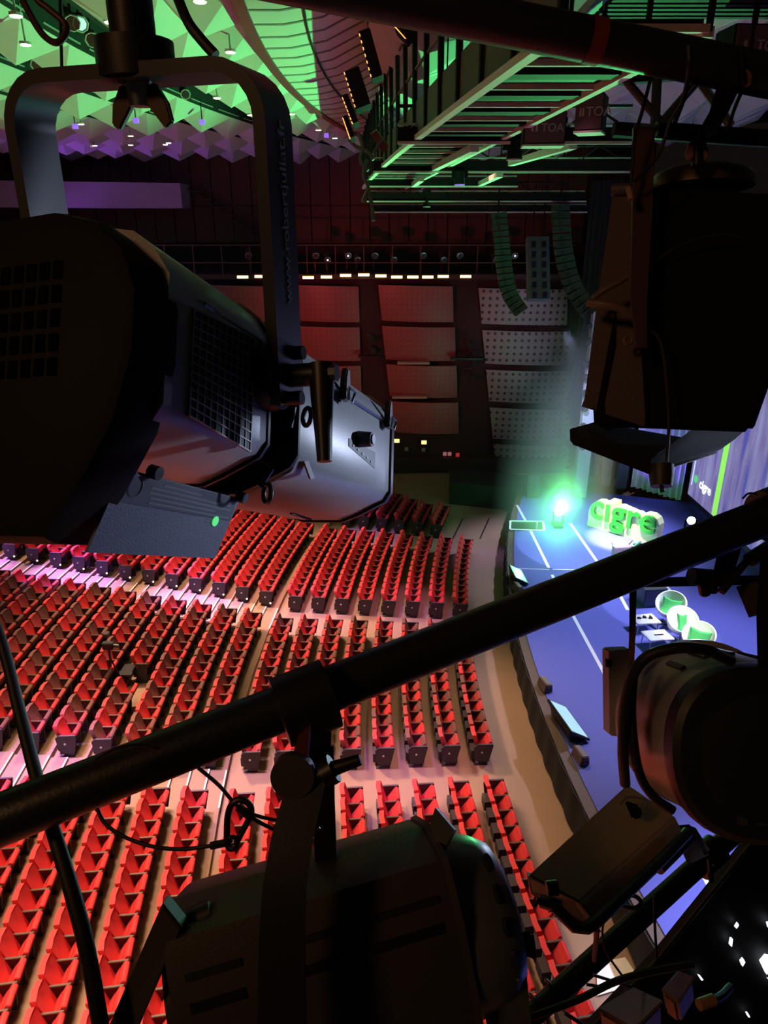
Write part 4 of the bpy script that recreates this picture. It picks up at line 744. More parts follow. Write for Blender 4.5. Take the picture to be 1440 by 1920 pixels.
# ---------------------------------------------------------------- long cable at the left
tag(MB().tube(crom([P(-40, 1090, .8), P(5, 1210, .78), P(38, 1340, .76), P(72, 1470, .74), P(104, 1570, .72), P(140, 1690, .70), P(165, 1790, .69), P(195, 1960, .68)], 8), [.0055+.0025*min(1, i/40) for i in range(57)], 12).build('hanging_cable', RUB), 'thick black cable hanging down at the left edge', 'cable')
# ---------------------------------------------------------------- clamp, yoke and lantern at the bottom
FR = mat('dark_fresnel_paint', (.055, .045, .041), .5, bump=.2, bscale=350)
ctr = P(572, 1318, .745)
pd = (P(1640, 888, 1.0)-P(-260, 1640, .66)).normalized()
t = thing('hook_clamp', ctr, 'black hook clamp gripping the diagonal pipe above the bottom lantern', 'clamp')
MB().tube([ctr-pd*.028, ctr+pd*.028], .037, 28).build('jaw', BLK, t)
cu_ = cU; MB().hexa([P(555, 1335, .72), P(622, 1335, .74), P(620, 1430, .74), P(566, 1440, .72)], [P(555, 1335, .76), P(622, 1335, .78), P(620, 1430, .78), P(566, 1440, .76)]).build('throat', BLK, t, bevel=.004)
MB().prism([(.0, 0), (.012, .01), (.008, -.05), (-.006, -.075), (-.012, -.05)], P(558, 1382, .70), cR, cU, cF*.02).build('hook_tongue', mat('maroon_tongue', (.10, .015, .025), .5), t)
dc = P(548, 1458, .69); MB().tube([dc, dc+cF*.014], .0215, 28).build('clamp_disc', FR, t)
MB().tube([P(558, 1472, .70), P(622, 1442, .70), P(676, 1424, .70)], [.0075, .0075, .0055], 12).build('clamp_handle', BLK, t); MB().tube([P(606, 1452, .70), P(626, 1440, .70)], .0145, 12).build('handle_nut', BLK, t)
t = thing('fresnel_lantern', P(600, 1800, .8), 'black fresnel lantern at the bottom with slotted cooling vents', 'lantern')
axl = (P(920, 1668, .80)-P(330, 1850, .74)).normalized(); hub = P(330, 1865, .78); ul = (cU - axl*cU.dot(axl)).normalized(); nl = axl.cross(ul).normalized(); nl = nl if nl.dot(cF) < 0 else -nl
def bl(s, u, n): return hub + axl*s + ul*u + nl*n
prof = [(.064, .095), (.083, .035), (.083, .022), (.083, -.06), (.07, -.12), (-.12, -.12), (-.12, .06), (-.02, .095)]   # (n, u) polygon around the axis
def bsec(s, k=1., sh=0.): return [bl(s, u*k+sh, n*k) for n, u in prof]
body = MB().loft([bsec(.012, .97), bsec(.02), bsec(.305), bsec(.312, .98)]).build('body', FR, t)
# sloping louvre plates carrying the slots
for (s0, s1, u0, n0) in ((.03, .085, .058, .0775), (.135, .19, .060, .0770), (.215, .295, .060, .0770)):
    MB().hexa([bl(s0, u0, n0), bl(s1, u0, n0), bl(s1, u0+.006, n0-.0015), bl(s0, u0+.006, n0-.0015)], [bl(s0, u0, n0+.002), bl(s1, u0, n0+.002), bl(s1, u0+.006, n0+.0005), bl(s0, u0+.006, n0+.0005)]).build('vent_slot', RUB, body)
    MB().hexa([bl(s0+.0, u0-.03, n0+.0055), bl(s1, u0-.03, n0+.0055), bl(s1, u0-.02, n0+.005), bl(s0, u0-.02, n0+.005)], [bl(s0, u0-.03, n0+.0075), bl(s1, u0-.03, n0+.0075), bl(s1, u0-.02, n0+.007), bl(s0, u0-.02, n0+.007)]).build('vent_slot', RUB, body)
MB().loft([bsec(.308, 1.02), bsec(.316, 1.03)]).build('front_flange', FR, t)
# domed front cap with round cooling holes
dm = []
for s, k in ((.314, .98), (.335, .97), (.362, .90), (.382, .76), (.39, .55)): dm.append([bl(s, (.0-.028)+k*.102*math.sin(6.28319*i/24)-.0, -.015+k*.098*math.cos(6.28319*i/24)) for i in range(24)])
dome = MB().loft(dm).build('domed_cap', mat('grey_green_cap', (.10, .105, .10), .35), t)
for a_ in (.95, .60, .25, -.1, -.45):
    c = bl(.366, -.02+.100*math.sin(a_), -.015+.087*math.cos(a_)); nv = (axl*.6+ul*math.sin(a_)*.7+nl*math.cos(a_)*.7).normalized(); tg = (ul*math.cos(a_)-nl*math.sin(a_)).normalized(); q_ = nv.cross(tg)
    MB().loft([[c+nv*h_+tg*.0105*math.cos(6.28319*i/14)+q_*.0055*math.sin(6.28319*i/14) for i in range(14)] for h_ in (-.004, .0018)]).build('cap_hole', RUB, dome)
cp = bl(.315, .10, .06); MB().hexa([P(806, 1545, .80), P(816, 1514, .80), P(852, 1556, .80), P(824, 1610, .80)], [P(810, 1545, .815), P(820, 1514, .815), P(856, 1556, .815), P(828, 1610, .815)]).build('corner_plate', mat('grey_corner', (.11, .12, .12), .4), t)
# rear colour-frame bracket
q = [P(303, 1697, .72), P(338, 1742, .72), P(232, 1990, .70), P(175, 1990, .70)]; MB().hexa(q, [p+cF*.02 for p in q]).build('rear_bracket', FR, t, bevel=.001)
q = [P(306, 1693, .722), P(342, 1738, .722), P(322, 1772, .74), P(290, 1790, .74)]; MB().hexa(q, [p+cF*.02-cU*.002 for p in q]).build('bracket_cheek', mat('grey_cheek', (.03, .034, .036), .6), t)
MB().tube([bl(.0, -.005, -.02), bl(.03, -.005, -.02)], .082, 28).build('lens_barrel', FR, t); MB().tube([bl(.03, .088, .03), bl(.06, .093, .03)], .012, 12).build('top_knob', RUB, t)
kb = P(975, 1795, .80); MB().hexa([P(972, 1748, .80), P(1000, 1745, .80), P(1008, 1800, .80), P(975, 1790, .80)], [P(972, 1748, .83), P(1000, 1745, .83), P(1008, 1800, .83), P(975, 1790, .83)]).build('side_knob', RUB, t, bevel=.004)
MB().hexa([P(905, 1880, .78), P(985, 1800, .80), P(1000, 1960, .80), P(920, 1960, .78)], [P(905, 1880, .81), P(985, 1800, .83), P(1000, 1960, .83), P(920, 1960, .81)]).build('lower_panel', mat('grey_green_cap', (.10, .105, .10), .35), t)
st = [P(578, 1455, .70), P(566, 1500, .69), P(548, 1570, .675), P(534, 1660, .66), P(528, 1760, .65), P(528, 1980, .64)]
rg = []
for i, p in enumerate(st): w_ = (.018, .0195, .020, .0205, .021, .022)[i]; rg.append([p-cR*w_, p+cR*w_, p+cR*w_+cF*.006, p-cR*w_+cF*.006])
MB().loft(rg).build('yoke_arm', BLK, t)
rg = [[p-cR*.0125, p+cR*.0125, p+cR*.0125+cF*.006, p-cR*.0125+cF*.006] for p in (P(604, 1400, .77), P(606, 1500, .79), P(612, 1640, .82), P(616, 1760, .84))]
MB().loft(rg).build('yoke_arm', BLK, t)
MB().tube(crom([P(592, 1488, .71), P(587, 1530, .71), P(582, 1556, .71), P(592, 1558, .71), P(600, 1552, .71)], 5), .0010, 6).build('cotter_wire', STEEL, t)
# safety cable and carabiner
tag(MB().tube(crom([P(182, 1517, .70), P(198, 1545, .69), P(235, 1570, .685), P(290, 1588, .68), P(345, 1592, .68), P(400, 1585, .68), P(436, 1576, .68)], 6), .0019, 8).build('safety_cable', RUB), 'thin black safety cable drooping below the diagonal pipe', 'cable')
tag(MB().tube(crom([P(372, 1440, .70), P(410, 1472, .69), P(440, 1506, .68), P(475, 1535, .68), P(520, 1558, .69), P(560, 1572, .70)], 6), .0019, 8).build('safety_cable', RUB), 'thin black safety cable running from the pipe through the carabiner', 'cable')
tag(MB().tube(crom([P(455, 1520, .685), P(490, 1532, .685), P(530, 1540, .69), P(580, 1550, .70)], 6), .0017, 8).build('safety_cable', RUB), 'short thin safety cable tail right of the carabiner', 'cable')
t = thing('carabiner', P(444, 1545, .68), 'black pear-shaped carabiner hanging below the diagonal pipe', 'carabiner')
MB().tube(crom([P(425, 1580, .68), P(427, 1530, .68), P(436, 1506, .68), P(452, 1499, .68), P(468, 1509, .68), P(471, 1526, .68), P(462, 1545, .68), P(447, 1573, .68), P(440, 1588, .68), P(430, 1590, .68), P(425, 1580, .68)], 5), .0031, 10).build('frame', BLK, t)
MB().ring(P(436, 1578, .678), cF, .0045, .0022, 16, 6).build('eye', BLK, t); MB().tube([P(446, 1512, .678), P(468, 1530, .678)], .0042, 8).build('ferrule', RUB, t); MB().tube([P(395, 1586, .68), P(424, 1580, .68)], .0036, 8).build('cable_sleeve', RUB, t)
tag(MB().tube(crom([P(180, 1425, .66), P(215, 1405, .655), P(260, 1397, .66), P(300, 1404, .665)], 6), .0018, 8).build('thin_cable', RUB), 'thin cable lying over the diagonal pipe at the left', 'cable')
# ---------------------------------------------------------------- dark fixture at the upper right
t = thing('flood_lantern', P(1290, 600, 1.1), 'very dark lantern with a domed cap hanging at the upper right', 'lantern')
OLV = mat('olive_black_paint', (.030, .027, .018), .5, bump=.2, bscale=300); DK = mat('dark_plum_paint', (.075, .045, .05), .55, bump=.2, bscale=300)
def rlp(x, y, d): return P(x, y, d)
bx = [[(1182, 352, 1.08), (1500, 366, 1.08), (1500, 372, 1.40), (1230, 360, 1.40)], [(1150, 560, 1.04), (1500, 560, 1.04), (1500, 560, 1.38), (1230, 560, 1.38)], [(1110, 770, 1.02), (1415, 800, 1.05), (1425, 740, 1.30), (1200, 750, 1.30)], [(1112, 800, 1.02), (1405, 812, 1.05), (1415, 770, 1.28), (1200, 790, 1.28)]]
MB().loft([[P(*c) for c in r] for r in bx]).build('housing', mat('near_black_paint', (.010, .012, .011), .6, spec=.15), t, bevel=.006)
lf = [[(1150, 352, 1.075), (1186, 350, 1.06), (1190, 352, 1.09)], [(1148, 372, 1.072), (1186, 372, 1.058), (1190, 372, 1.09)], [(1120, 560, 1.05), (1196, 565, 1.03), (1200, 560, 1.08)], [(1096, 748, 1.03), (1210, 780, 1.01), (1210, 770, 1.06)], [(1090, 762, 1.03), (1208, 800, 1.01), (1210, 790, 1.06)]]
sp_ = MB().loft([[P(*c) for c in r] for r in lf]).build('side_panel', DK, t); MB().tube([P(1148, 356, 1.07), P(1190, 354, 1.055)], .009, 12).build('panel_lip', DK, sp_)
dm = []
for y, hwx, d in ((352, 92, 1.2), (338, 94, 1.2), (326, 88, 1.2), (316, 66, 1.2), (311, 30, 1.2)):
    c = P(1318, y, d); s = d/F_PX; dm.append([c+cR*hwx*s*math.cos(6.28319*i/28)+(cF*.97+cU*.2)*hwx*s*.8*math.sin(6.28319*i/28) for i in range(28)])
MB().loft(dm).build('domed_cap', mat('brown_dome', (.16, .11, .07), .4), t)
fr = [[(1066, 802, 1.00), (1112, 790, 1.08), (1345, 830, 1.14), (1215, 872, .99)], [(1068, 832, .99), (1112, 822, 1.07), (1345, 853, 1.14), (1222, 893, .98)]]
MB().loft([[P(*c) for c in r] for r in fr]).build('colour_frame', OLV, t, bevel=.003)
fr = [[(1215, 860, .99), (1345, 826, 1.12), (1410, 798, 1.14), (1300, 800, 1.05)], [(1222, 886, .985), (1348, 846, 1.12), (1376, 828, 1.13), (1300, 820, 1.05)]]
MB().loft([[P(*c) for c in r] for r in fr]).build('colour_frame', mat('near_black_paint', (.010, .012, .011), .6, spec=.15), t, bevel=.003)
k0, k1 = P(1240, 872, .985), P(1240, 912, .98); MB().tube([k0, k0.lerp(k1, .5), k1], [.0165, .0165, .0145], 20).build('focus_knob', OLV, t); MB().tube([k1, P(1242, 923, .98)], .003, 8).build('knob_pin', RUB, t)
yk = [(1208, 238, 1.05, 20), (1207, 300, 1.03, 20), (1204, 420, 1.0, 18), (1198, 560, .985, 15), (1205, 652, .98, 8)]; rg = []
for x, y, d, w_ in yk: c = P(x, y, d); s = d/F_PX; rg.append([c-cR*w_*s, c+cR*w_*s, c+cR*w_*s+cF*.006, c-cR*w_*s+cF*.006])
MB().loft(rg).build('yoke_arm', mat('plum_brown_strap', (.075, .04, .035), .45), t)
MB().loft([[P(x, 240+j*8, 1.05+dd)+cU*0 for x, dd, j in ((xx, 0, 0), (xx, .04, -1), (xx, .045, 0), (xx, .005, 1))] for xx in (1188, 1230)]).build('yoke_bend', mat('plum_brown_strap', (.075, .04, .035), .45), t)
MB().tube([P(1228, 244, 1.08), P(1480, 262, 1.12)], .012, 12).build('yoke_bar', BLK, t)
hk = crom([P(1112, 560, 1.0), P(1130, 545, .99), P(1155, 532, .985), P(1176, 520, .985)], 6); MB().tube(hk, .0042, 10).build('cable_clip', mat('tan_clip', (.16, .10, .07), .5), t)
hk = crom([P(1102, 567, 1.0), P(1125, 570, .99), P(1150, 574, .985), P(1172, 582, .985)], 6); MB().tube(hk, .0055, 10).build('cable_clip', mat('tan_clip', (.16, .10, .07), .5), t)
MB().ring(P(1178, 638, .99), cF, .0055, .0025, 16, 6).build('side_screw', mat('tan_clip', (.16, .10, .07), .5), t)
MB().tube(crom([P(1215, 500, 1.03), P(1262, 468, 1.03), P(1310, 447, 1.03), P(1362, 440, 1.03), P(1390, 446, 1.03)], 6), .0022, 8).build('rim_bead', OLV, t)
MB().tube(crom([P(1208, 610, 1.0), P(1238, 640, 1.0), P(1250, 720, .995), P(1254, 800, .99), P(1250, 865, .985)], 6), .0024, 8).build('rim_bead', OLV, t)
for s in (-1, 1): MB().prism([(.002, 0), (.013, -.004), (.019, -.024), (.014, -.034), (.004, -.028)], P(1307, 262, 1.1)-cF*.004, cR*s, cU, cF*.008).build('wing_nut', mat('pink_lit_wing', (.38, .17, .2), .5), t, bevel=.002)
MB().tube([P(1307, 255, 1.1), P(1307, 312, 1.1)], .009, 12).build('yoke_bolt', BLK, t)
MB().hexa([P(1338, 88, .86), P(1392, 82, .86), P(1400, 170, .86), P(1350, 178, .86)], [P(1338, 88, .96), P(1392, 82, .96), P(1400, 170, .96), P(1350, 178, .96)]).build('hook_clamp', BLK, t, bevel=.008)
rg = [[P(x-w_, y, d), P(x+w_, y, d), P(x+w_, y, d+.02), P(x-w_, y, d+.02)] for x, y, w_, d in ((1365, 165, 22, .9), (1348, 210, 18, .95), (1325, 250, 18, 1.05), (1308, 262, 12, 1.08))]; MB().loft(rg).build('clamp_stem', BLK, t)
MB().tube([P(1400, 146, .88), P(1396, 148, .88)], .01, 10).build('clamp_bolt', mat('orange_brown_bolt', (.22, .10, .05), .5), t)
for i, pts_ in enumerate((((1222, 140, 1.0), (1205, 205, 1.0), (1190, 260, .99), (1185, 320, .985), (1180, 372, .985)), ((1290, 86, .87), (1292, 130, .88), (1283, 180, .95), (1265, 230, 1.0)), ((1310, 150, .95), (1260, 220, .97), (1235, 290, .98), (1190, 340, .98)), ((1416, 20, .9), (1400, 140, .95), (1375, 210, 1.0), (1360, 262, 1.05)))):
    tag(MB().tube(crom([P(*p) for p in pts_], 6), .0026 if i != 1 else .0035, 8).build('rigging_wire', RUB), ['thin wire from the top pipe to the tan clip', 'thin strap cable looped around the top pipe', 'thin slanting wire crossing the plum strap', 'thin wire at the right edge near the clamp'][i], 'wire', 'thin wires at the upper right')
tag(MB().tube(crom([P(1178, 352, .98), P(1181, 362, .978), P(1184, 374, .978)], 4), .0042, 8).build('wire_tag', mat('tan_clip2', (.32, .16, .11), .5)), 'small tan cable tag on the plum strap', 'tag')
# ---------------------------------------------------------------- round lantern at the right edge
t = thing('par_lantern', P(1330, 1400, 1.0), 'round black lantern with red lit casing at the right edge', 'lantern')
axp = cv(.07, -.10, 1).normalized(); c0 = P(1432, 1418, .86); upx = (cU-axp*cU.dot(axp)).normalized(); rtx = axp.cross(upx)
RCAS = mat('satin_black_casing', (.26, .24, .24), .33, bump=.1, bscale=300)
def rings(spec, n=40, sq=.0):
    out = []
    for s, r in spec: out.append([c0+axp*s+(upx*math.cos(6.28319*i/n)+rtx*math.sin(6.28319*i/n))*r*(1+sq*abs(math.sin(2*6.28319*i/n))**2) for i in range(n)])
    return out
MB().loft(rings([(0, .098), (.006, .106), (.02, .109), (.03, .109)], sq=.05)).build('rear_cover', mat('near_black_paint2', (.014, .015, .013), .42, bump=.1), t)
MB().loft(rings([(-.012, .065), (-.010, .076), (.002, .08)])).build('rear_dish', mat('near_black_paint2', (.014, .015, .013), .42), t)
MB().loft(rings([(.026, .106), (.05, .112), (.17, .115), (.175, .119), (.2, .119)])).build('casing', RCAS, t)
MB().loft(rings([(.198, .124), (.212, .124)])).build('front_ring', RCAS, t)
for i in range(5):
    a_ = -.6+.3*i; c = c0+axp*.11+(upx*math.cos(a_)+rtx*math.sin(a_))*.1145; tg = (rtx*math.cos(a_)-upx*math.sin(a_)); MB().box(c, axp*.03, tg*.004, (upx*math.cos(a_)+rtx*math.sin(a_))*.0025).build('cooling_slot', RUB, t)
fr = [P(1142, 1220, 1.10), P(1186, 1218, 1.08), P(1186, 1385, 1.08), P(1144, 1380, 1.10)]; MB().hexa(fr, [p+cF*.03-cR*.002 for p in fr]).build('colour_frame', RCAS, t, bevel=.002); MB().tube([P(1141, 1236, 1.09), P(1141, 1250, 1.09)], .005, 8).build('frame_pin', BLK, t)
def flat(pts, th, name, m, par, bev=.001): rg = [[P(x, y, d)-cR*w_*d/F_PX, P(x, y, d)+cR*w_*d/F_PX, P(x, y, d+th)+cR*w_*d/F_PX, P(x, y, d+th)-cR*w_*d/F_PX] for x, y, d, w_ in pts]; return MB().loft(rg).build(name, m, par)
flat(((1187, 1098, .98, 7), (1186, 1180, .97, 6), (1182, 1280, .96, 6), (1176, 1420, .95, 5)), .035, 'yoke_arm', mat('red_brown_yoke', (.12, .05, .045), .5), t)
rg = [[P(x, y, d), P(x, y+18, d), P(x, y+18, d+.04), P(x, y, d+.04)] for x, y, d in ((1180, 1084, .98), (1300, 1081, 1.0), (1460, 1078, 1.02))]; MB().loft(rg).build('yoke_bar', BLK, t, bevel=.002)
MB().tube(crom([P(1172, 1470, .93), P(1168, 1400, .90), P(1176, 1300, .88), P(1205, 1238, .86), P(1262, 1216, .85), P(1320, 1218, .85), P(1372, 1240, .86)], 8), .0068, 12).build('power_cable', RUB, t)
MB().tube(crom([P(1190, 1240, .92), P(1184, 1340, .9), P(1196, 1440, .9), P(1222, 1490, .9), P(1262, 1520, .9)], 8), .006, 12).build('power_cable', RUB, t)
for i in range(4): c = c0+axp*-.004+rtx*(-.03+.022*i)*1.0-upx*.07; MB().box(c, rtx*.005, upx*.009, axp*.004).build('rear_vent', BLK2, t)
MB().ring(c0-upx*.10+rtx*.055-axp*.002, axp, .014, .003, 20, 6).build('cable_gland', BLK, t)
# clamp of that lantern on the diagonal pipe
t = thing('pipe_clamp', P(1385, 1010, .93), 'black clamp with jutting screws on the right end of the diagonal pipe', 'clamp'); pc = P(-260, 1640, .66).lerp(P(1640, 888, 1.0), .868)
MB().tube([pc-pd*.03, pc+pd*.03], .036, 24).build('jaw', BLK, t)
MB().hexa([P(1355, 985, .95), P(1398, 1000, .95), P(1372, 1090, .97), P(1335, 1085, .97)], [P(1355, 985, .99), P(1398, 1000, .99), P(1372, 1090, 1.0), P(1335, 1085, 1.0)]).build('shank', BLK, t, bevel=.004)
for (xa, ya, xb, yb, r) in ((1352, 1110, 1408, 1042, .0055), (1405, 1050, 1450, 1022, .010), (1296, 1080, 1360, 1086, .012), (1318, 1092, 1322, 1112, .008), (1336, 1092, 1338, 1108, .006), (1350, 1018, 1372, 1005, .006)): MB().tube([P(xa, ya, .96), P(xb, yb, .97)], r, 10).build('screw', BLK, t)
MB().hexa([P(1380, 1100, 1.0), P(1420, 1090, 1.0), P(1428, 1152, 1.0), P(1404, 1158, 1.0)], [P(1380, 1100, 1.04), P(1420, 1090, 1.04), P(1428, 1152, 1.04), P(1404, 1158, 1.04)]).build('plate', FR, t)
flat(((1440, 1040, .9, 14), (1432, 1150, .9, 14), (1440, 1230, .9, 20), (1455, 1330, .9, 26)), .03, 'side_strap', BLK, t)
tag(MB().tube(crom([P(1392, 935, .95), P(1404, 925, .95), P(1420, 928, .95), P(1436, 945, .95)], 5), .0014, 6).build('thin_wire', RUB), 'thin wire loop on the right end of the diagonal pipe', 'wire')
# ---------------------------------------------------------------- asymmetric flood box
t = thing('flood_box', P(1100, 1600, 1.2), 'brown-black rectangular flood light box with bracket at the lower right', 'flood light'); BRN = mat('brown_black_case', (.38, .24, .13), .5, bump=.15, bscale=200)
tp = [P(988, 1640, 1.15), P(1176, 1468, 1.36), P(1268, 1532, 1.30), P(1086, 1692, 1.10)]; dn = cv(.02, -.07, .02)
MB().hexa(tp, [tp[0]+cv(.008, -.035, .01), tp[1]+dn, tp[2]+cv(.03, -.05, .02), tp[3]+cv(.03, -.04, .0)]).build('case', BRN, t, bevel=.004)
q = [P(990, 1642, 1.15), P(1088, 1694, 1.10), P(1128, 1748, 1.10), P(1078, 1742, 1.12), P(996, 1676, 1.16)]; MB().add(q+[p+cF*.015 for p in q], [(0, 1, 2, 3, 4), (9, 8, 7, 6, 5)]+[(i, (i+1) % 5, (i+1) % 5+5, i+5) for i in range(5)]).build('end_plate', mat('plum_end_plate', (.05, .028, .045), .5), t)
for i in range(14): a_ = P(1078+i*3.4, 1743-i*.1-(i > 14)*4, 1.10).lerp(P(1002, 1680, 1.14), .0); b_ = P(1004+5.6*i, 1682+4.7*i, 1.14-.002*i); MB().tube([b_, b_+cv(-.002, -.004, 0)], .0016, 5).build('edge_stud', BLK, t)
for i in range(12): b_ = P(1096+8*i, 1706-8.0*i, 1.12+.012*i); MB().box(b_+cv(.004, -.006, 0), cv(.0024, .0012, 0), cv(0, .006, 0), cv(0, 0, .002)).build('fin', BLK, t)
MB().tube([P(1040, 1700, 1.08), P(1078, 1738, 1.07), P(1100, 1740, 1.07), P(1120, 1726, 1.08), P(1240, 1612, 1.22), P(1290, 1560, 1.28)], .0095, 10).build('bracket', BLK, t); MB().tube([P(1025, 1666, 1.09), P(1046, 1664, 1.09)], .011, 14).build('tilt_knob', RUB, t); MB().tube([P(1016, 1690, 1.10), P(1050, 1700, 1.08)], .01, 12).build('pivot', BLK, t)
rg = crom([P(1162, 1508, 1.24), P(1178, 1494, 1.24), P(1212, 1500, 1.24), P(1208, 1514, 1.24)], 5); MB().tube(rg, .0022, 6).build('warning_tag', mat('tan_clip', (.16, .10, .07), .5), t)
MB().hexa([P(1170, 1500, 1.22), P(1200, 1510, 1.22), P(1206, 1532, 1.22), P(1186, 1538, 1.22)], [P(1170, 1500, 1.25), P(1200, 1510, 1.25), P(1206, 1532, 1.25), P(1186, 1538, 1.25)]).build('plug', RUB, t, bevel=.004)
# clamp on the lower pipe
t = thing('swivel_coupler', P(1300, 1600, 1.6), 'black swivel coupler joining the flood bracket to the lower pipe', 'coupler')
MB().hexa([P(1258, 1548, 1.5), P(1300, 1545, 1.5), P(1335, 1600, 1.6), P(1290, 1622, 1.6)], [P(1258, 1548, 1.6), P(1300, 1545, 1.6), P(1335, 1600, 1.7), P(1290, 1622, 1.7)]).build('coupler_body', BLK, t, bevel=.008)
ca, cb = P(880, 2010, 1.55), P(1420, 1522, 1.85); MB().tube([ca.lerp(cb, .76), ca.lerp(cb, .84)], .037, 22).build('jaw', BLK, t); MB().tube([P(1330, 1610, 1.6), P(1334, 1650, 1.6)], .006, 8).build('bolt', BLK, t)
rg = crom([P(1336, 1622, 1.6), P(1330, 1640, 1.6), P(1334, 1655, 1.6)], 4); MB().tube(rg, .004, 8).build('strap_end', RUB, t)
# upper member of the coupler, rail behind
tag(MB().tube([P(1230, 1625, 1.45), P(1290, 1565, 1.5)], .018, 16).build('coupler_stub', BLK), 'short black tube stub beside the swivel coupler', 'tube')
# safety ring and cables around the lower pipe
for i, (pts_, r, lab) in enumerate((
    (((1196, 1655, 1.4), (1162, 1640, 1.4), (1152, 1660, 1.4), (1160, 1700, 1.4), (1132, 1730, 1.4), (1135, 1780, 1.4), (1168, 1832, 1.4)), .0022, 'thin safety cable looping below the flood box'),
    (((1122, 1700, 1.2), (1118, 1760, 1.3), (1114, 1800, 1.4)), .005, 'straight black cable hanging from the flood bracket'),
    (((1000, 1905, 1.3), (1080, 1876, 1.3), (1160, 1838, 1.3), (1240, 1818, 1.3), (1300, 1808, 1.3)), .0066, 'black cable running along the lower pipe to the junction boxes'),
    (((1112, 1828, 1.45), (1150, 1840, 1.45), (1182, 1850, 1.45)), .003, 'thin wire crossing the bright floor patch'),
    (((1100, 1846, 1.45), (1140, 1850, 1.45), (1176, 1836, 1.45)), .003, 'second thin wire crossing the bright floor patch'),
    (((1060, 1900, 1.4), (1090, 1920, 1.4), (1120, 1945, 1.4)), .004, 'short wire at the bottom beside the lower pipe'),
    (((1226, 1680, 1.5), (1228, 1740, 1.5), (1232, 1800, 1.5)), .003, 'thin wire hanging in front of the stage gap'),
    (((1330, 1878, 1.2), (1352, 1868, 1.25), (1370, 1850, 1.3)), .007, 'thick grey cable leaving the junction box at the right'))):
    tag(MB().tube(crom([P(*p) for p in pts_], 6), r, 8).build('rig_cable', RUB), lab, 'cable', 'cables at the lower right')
t = thing('cable_shackle', P(1176, 1690, 1.4), 'dark shackle hanging on the safety cable below the flood box', 'shackle')
MB().tube(crom([P(1156, 1688, 1.4), P(1166, 1678, 1.4), P(1190, 1680, 1.4), P(1202, 1692, 1.4), P(1192, 1702, 1.4), P(1168, 1698, 1.4), P(1156, 1688, 1.4)], 5), .0045, 8).build('bow', BLK, t); MB().tube([P(1148, 1694, 1.4), P(1160, 1684, 1.4)], .008, 8).build('pin', BLK, t)
for i in range(3):
    k = .10+.05*i; c = ca.lerp(cb, k+.06); tag(MB().ring(c, (cb-ca)+cR*.2, .034, .003, 24, 6).build('cable_tie', RUB), f'black cable tie around the lower pipe, {ORD[i]} from the bottom', 'cable tie', 'cable ties on the lower pipe')
# junction boxes
JB = mat('brown_junction_box', (.34, .17, .09), .55, var=.2, scale=30)
def jbox(tq, drop, lab):
    t = thing('junction_box', tq[0], lab, 'junction box', 'brown junction boxes'); bq = [p+drop for p in tq]; MB().hexa(tq, bq).build('box', JB, t, bevel=.006)
    nn_ = (tq[1]-tq[0]).cross(tq[3]-tq[0]).normalized(); nn_ = nn_ if nn_.dot(drop) < 0 else -nn_; MB().hexa([p.lerp((tq[0]+tq[2])/2, -.02)+nn_*.001 for p in tq], [p.lerp((tq[0]+tq[2])/2, -.02)+nn_*.006 for p in tq]).build('lid', JB, t, bevel=.002)
    return t
t = jbox([P(1238, 1858, 1.15), P(1268, 1824, 1.22), P(1300, 1836, 1.22), P(1270, 1884, 1.14)], cv(.03, -.075, .06), 'brown junction box with a cable entry, right of the pair'); MB().tube([P(1310, 1884, 1.14), P(1338, 1874, 1.15)], .009, 12).build('cable_gland', JB, t)
jbox([P(1120, 1896, 1.15), P(1186, 1856, 1.22), P(1242, 1882, 1.2), P(1190, 1935, 1.12)], cv(.02, -.07, .05), 'brown junction box at the bottom edge, left of the pair')
# black glossy reflector hood and dark masking at the lower right
t = thing('black_masking', P(1350, 1750, 2.0), 'black masking board with a thin edge filling the lower right corner', 'masking')
q = [P(1412, 1576, 2.2), P(1240, 1790, 2.2), P(1040, 2000, 2.2), P(1560, 2010, 2.2), P(1560, 1560, 2.2)]
MB().add(q+[p+cF*.04 for p in q], [(0, 1, 2, 3, 4), (9, 8, 7, 6, 5)]+[(i, (i+1) % 5, (i+1) % 5+5, i+5) for i in range(5)]).build('board', mat('black_masking_cloth', (.006, .006, .008), .6), t); MB().tube([q[0]-cF*.004, q[1]-cF*.004, q[2]-cF*.004], .006, 8).build('edge_trim', mat('grey_trim', (.10, .085, .07), .5), t)
GL = mat('white_glint_lamp', (1, 1, 1), .3, emit=(.85, .9, 1), es=1.4)  # glowing patches drawn as glints on the shiny black surface
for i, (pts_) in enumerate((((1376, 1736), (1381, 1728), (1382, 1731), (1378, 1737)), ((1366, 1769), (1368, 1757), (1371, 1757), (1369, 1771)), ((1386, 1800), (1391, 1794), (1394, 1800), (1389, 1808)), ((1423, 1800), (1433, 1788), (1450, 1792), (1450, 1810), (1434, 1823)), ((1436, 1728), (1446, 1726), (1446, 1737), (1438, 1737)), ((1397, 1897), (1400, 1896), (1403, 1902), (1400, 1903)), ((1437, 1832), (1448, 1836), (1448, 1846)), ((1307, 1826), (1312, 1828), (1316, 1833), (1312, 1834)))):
    a_ = [P(x, y, 2.19) for x, y in pts_]; n = len(a_); tag(MB().add(a_+[p-cF*.012 for p in a_], [tuple(range(n)), tuple(range(n, 2*n))]+[(i_, (i_+1) % n, (i_+1) % n+n, i_+n) for i_ in range(n)]).build('work_light', GL, smooth=False), ['upper small slanted white light on the black masking', 'thin upright white light on the black masking', 'double dot white light in the middle of the black masking', 'largest white light at the right edge of the black masking', 'white light at the right edge above the largest one', 'lowest small white light on the black masking', 'white sliver under the largest light', 'faint white oval light near the junction box'][i], 'light', 'small white lights on the black masking')
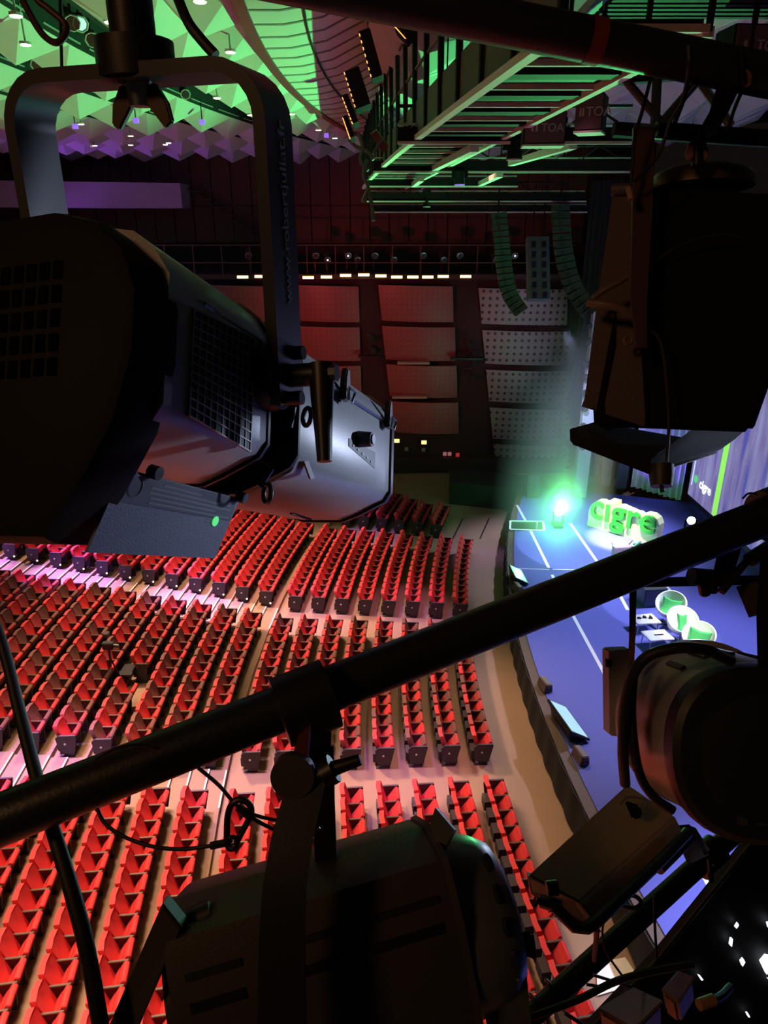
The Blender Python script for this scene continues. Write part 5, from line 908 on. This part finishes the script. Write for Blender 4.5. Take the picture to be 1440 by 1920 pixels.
# thin white slab drawn as a bright patch on the floor below
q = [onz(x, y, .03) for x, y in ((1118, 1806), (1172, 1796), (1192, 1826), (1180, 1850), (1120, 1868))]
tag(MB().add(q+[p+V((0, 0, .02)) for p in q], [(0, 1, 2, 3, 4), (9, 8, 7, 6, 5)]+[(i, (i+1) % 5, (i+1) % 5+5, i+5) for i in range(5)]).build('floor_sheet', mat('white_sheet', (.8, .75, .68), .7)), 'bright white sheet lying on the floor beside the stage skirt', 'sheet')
# ================================================================ HAZE
hz = bpy.data.materials.new('stage_haze'); hz.use_nodes = True; nt = hz.node_tree; nt.nodes.remove(nt.nodes['Principled BSDF'])
vs_ = nt.nodes.new('ShaderNodeVolumeScatter'); vs_.inputs['Density'].default_value = .05; vs_.inputs['Anisotropy'].default_value = .2; vs_.inputs['Color'].default_value = (.9, .95, .9, 1)
tcz = nt.nodes.new('ShaderNodeTexCoord'); sbz = nt.nodes.new('ShaderNodeVectorMath'); sbz.operation = 'SUBTRACT'; sbz.inputs[1].default_value = (LAMP_G.x-.5, LAMP_G.y-.6, LAMP_G.z)
mlz = nt.nodes.new('ShaderNodeVectorMath'); mlz.operation = 'MULTIPLY'; mlz.inputs[1].default_value = (1, 1, .26); lnz = nt.nodes.new('ShaderNodeVectorMath'); lnz.operation = 'LENGTH'
mrz = nt.nodes.new('ShaderNodeMapRange'); mrz.inputs[1].default_value = 0; mrz.inputs[2].default_value = 2.7; mrz.inputs[3].default_value = .16; mrz.inputs[4].default_value = 0
nt.links.new(tcz.outputs['Object'], sbz.inputs[0]); nt.links.new(sbz.outputs[0], mlz.inputs[0]); nt.links.new(mlz.outputs[0], lnz.inputs[0]); nt.links.new(lnz.outputs['Value'], mrz.inputs[0]); nt.links.new(mrz.outputs[0], vs_.inputs['Density'])
nt.links.new(vs_.outputs[0], nt.nodes['Material Output'].inputs['Volume'])
rg = []
for z, r in ((ZS+.03, 2.8), (2, 2.9), (4, 2.9), (7, 2.6), (12, 2.0)): rg.append([V((LAMP_G.x-.5+r*math.cos(.3142*i), LAMP_G.y-.6+r*math.sin(.3142*i), z)) for i in range(20)])
tag(MB().loft(rg).build('stage_haze', hz), 'thin green lit haze drifting up from the green flood lamp', 'haze', kind='stuff')
l = bpy.data.lights.new('green_flood_glow', 'POINT'); l.energy = 420; l.color = (.1, 1, .25); l.shadow_soft_size = .12
o = bpy.data.objects.new('green_flood_glow', l); C.objects.link(o); o.location = LAMP_G + (CAM-LAMP_G).normalized()*.45
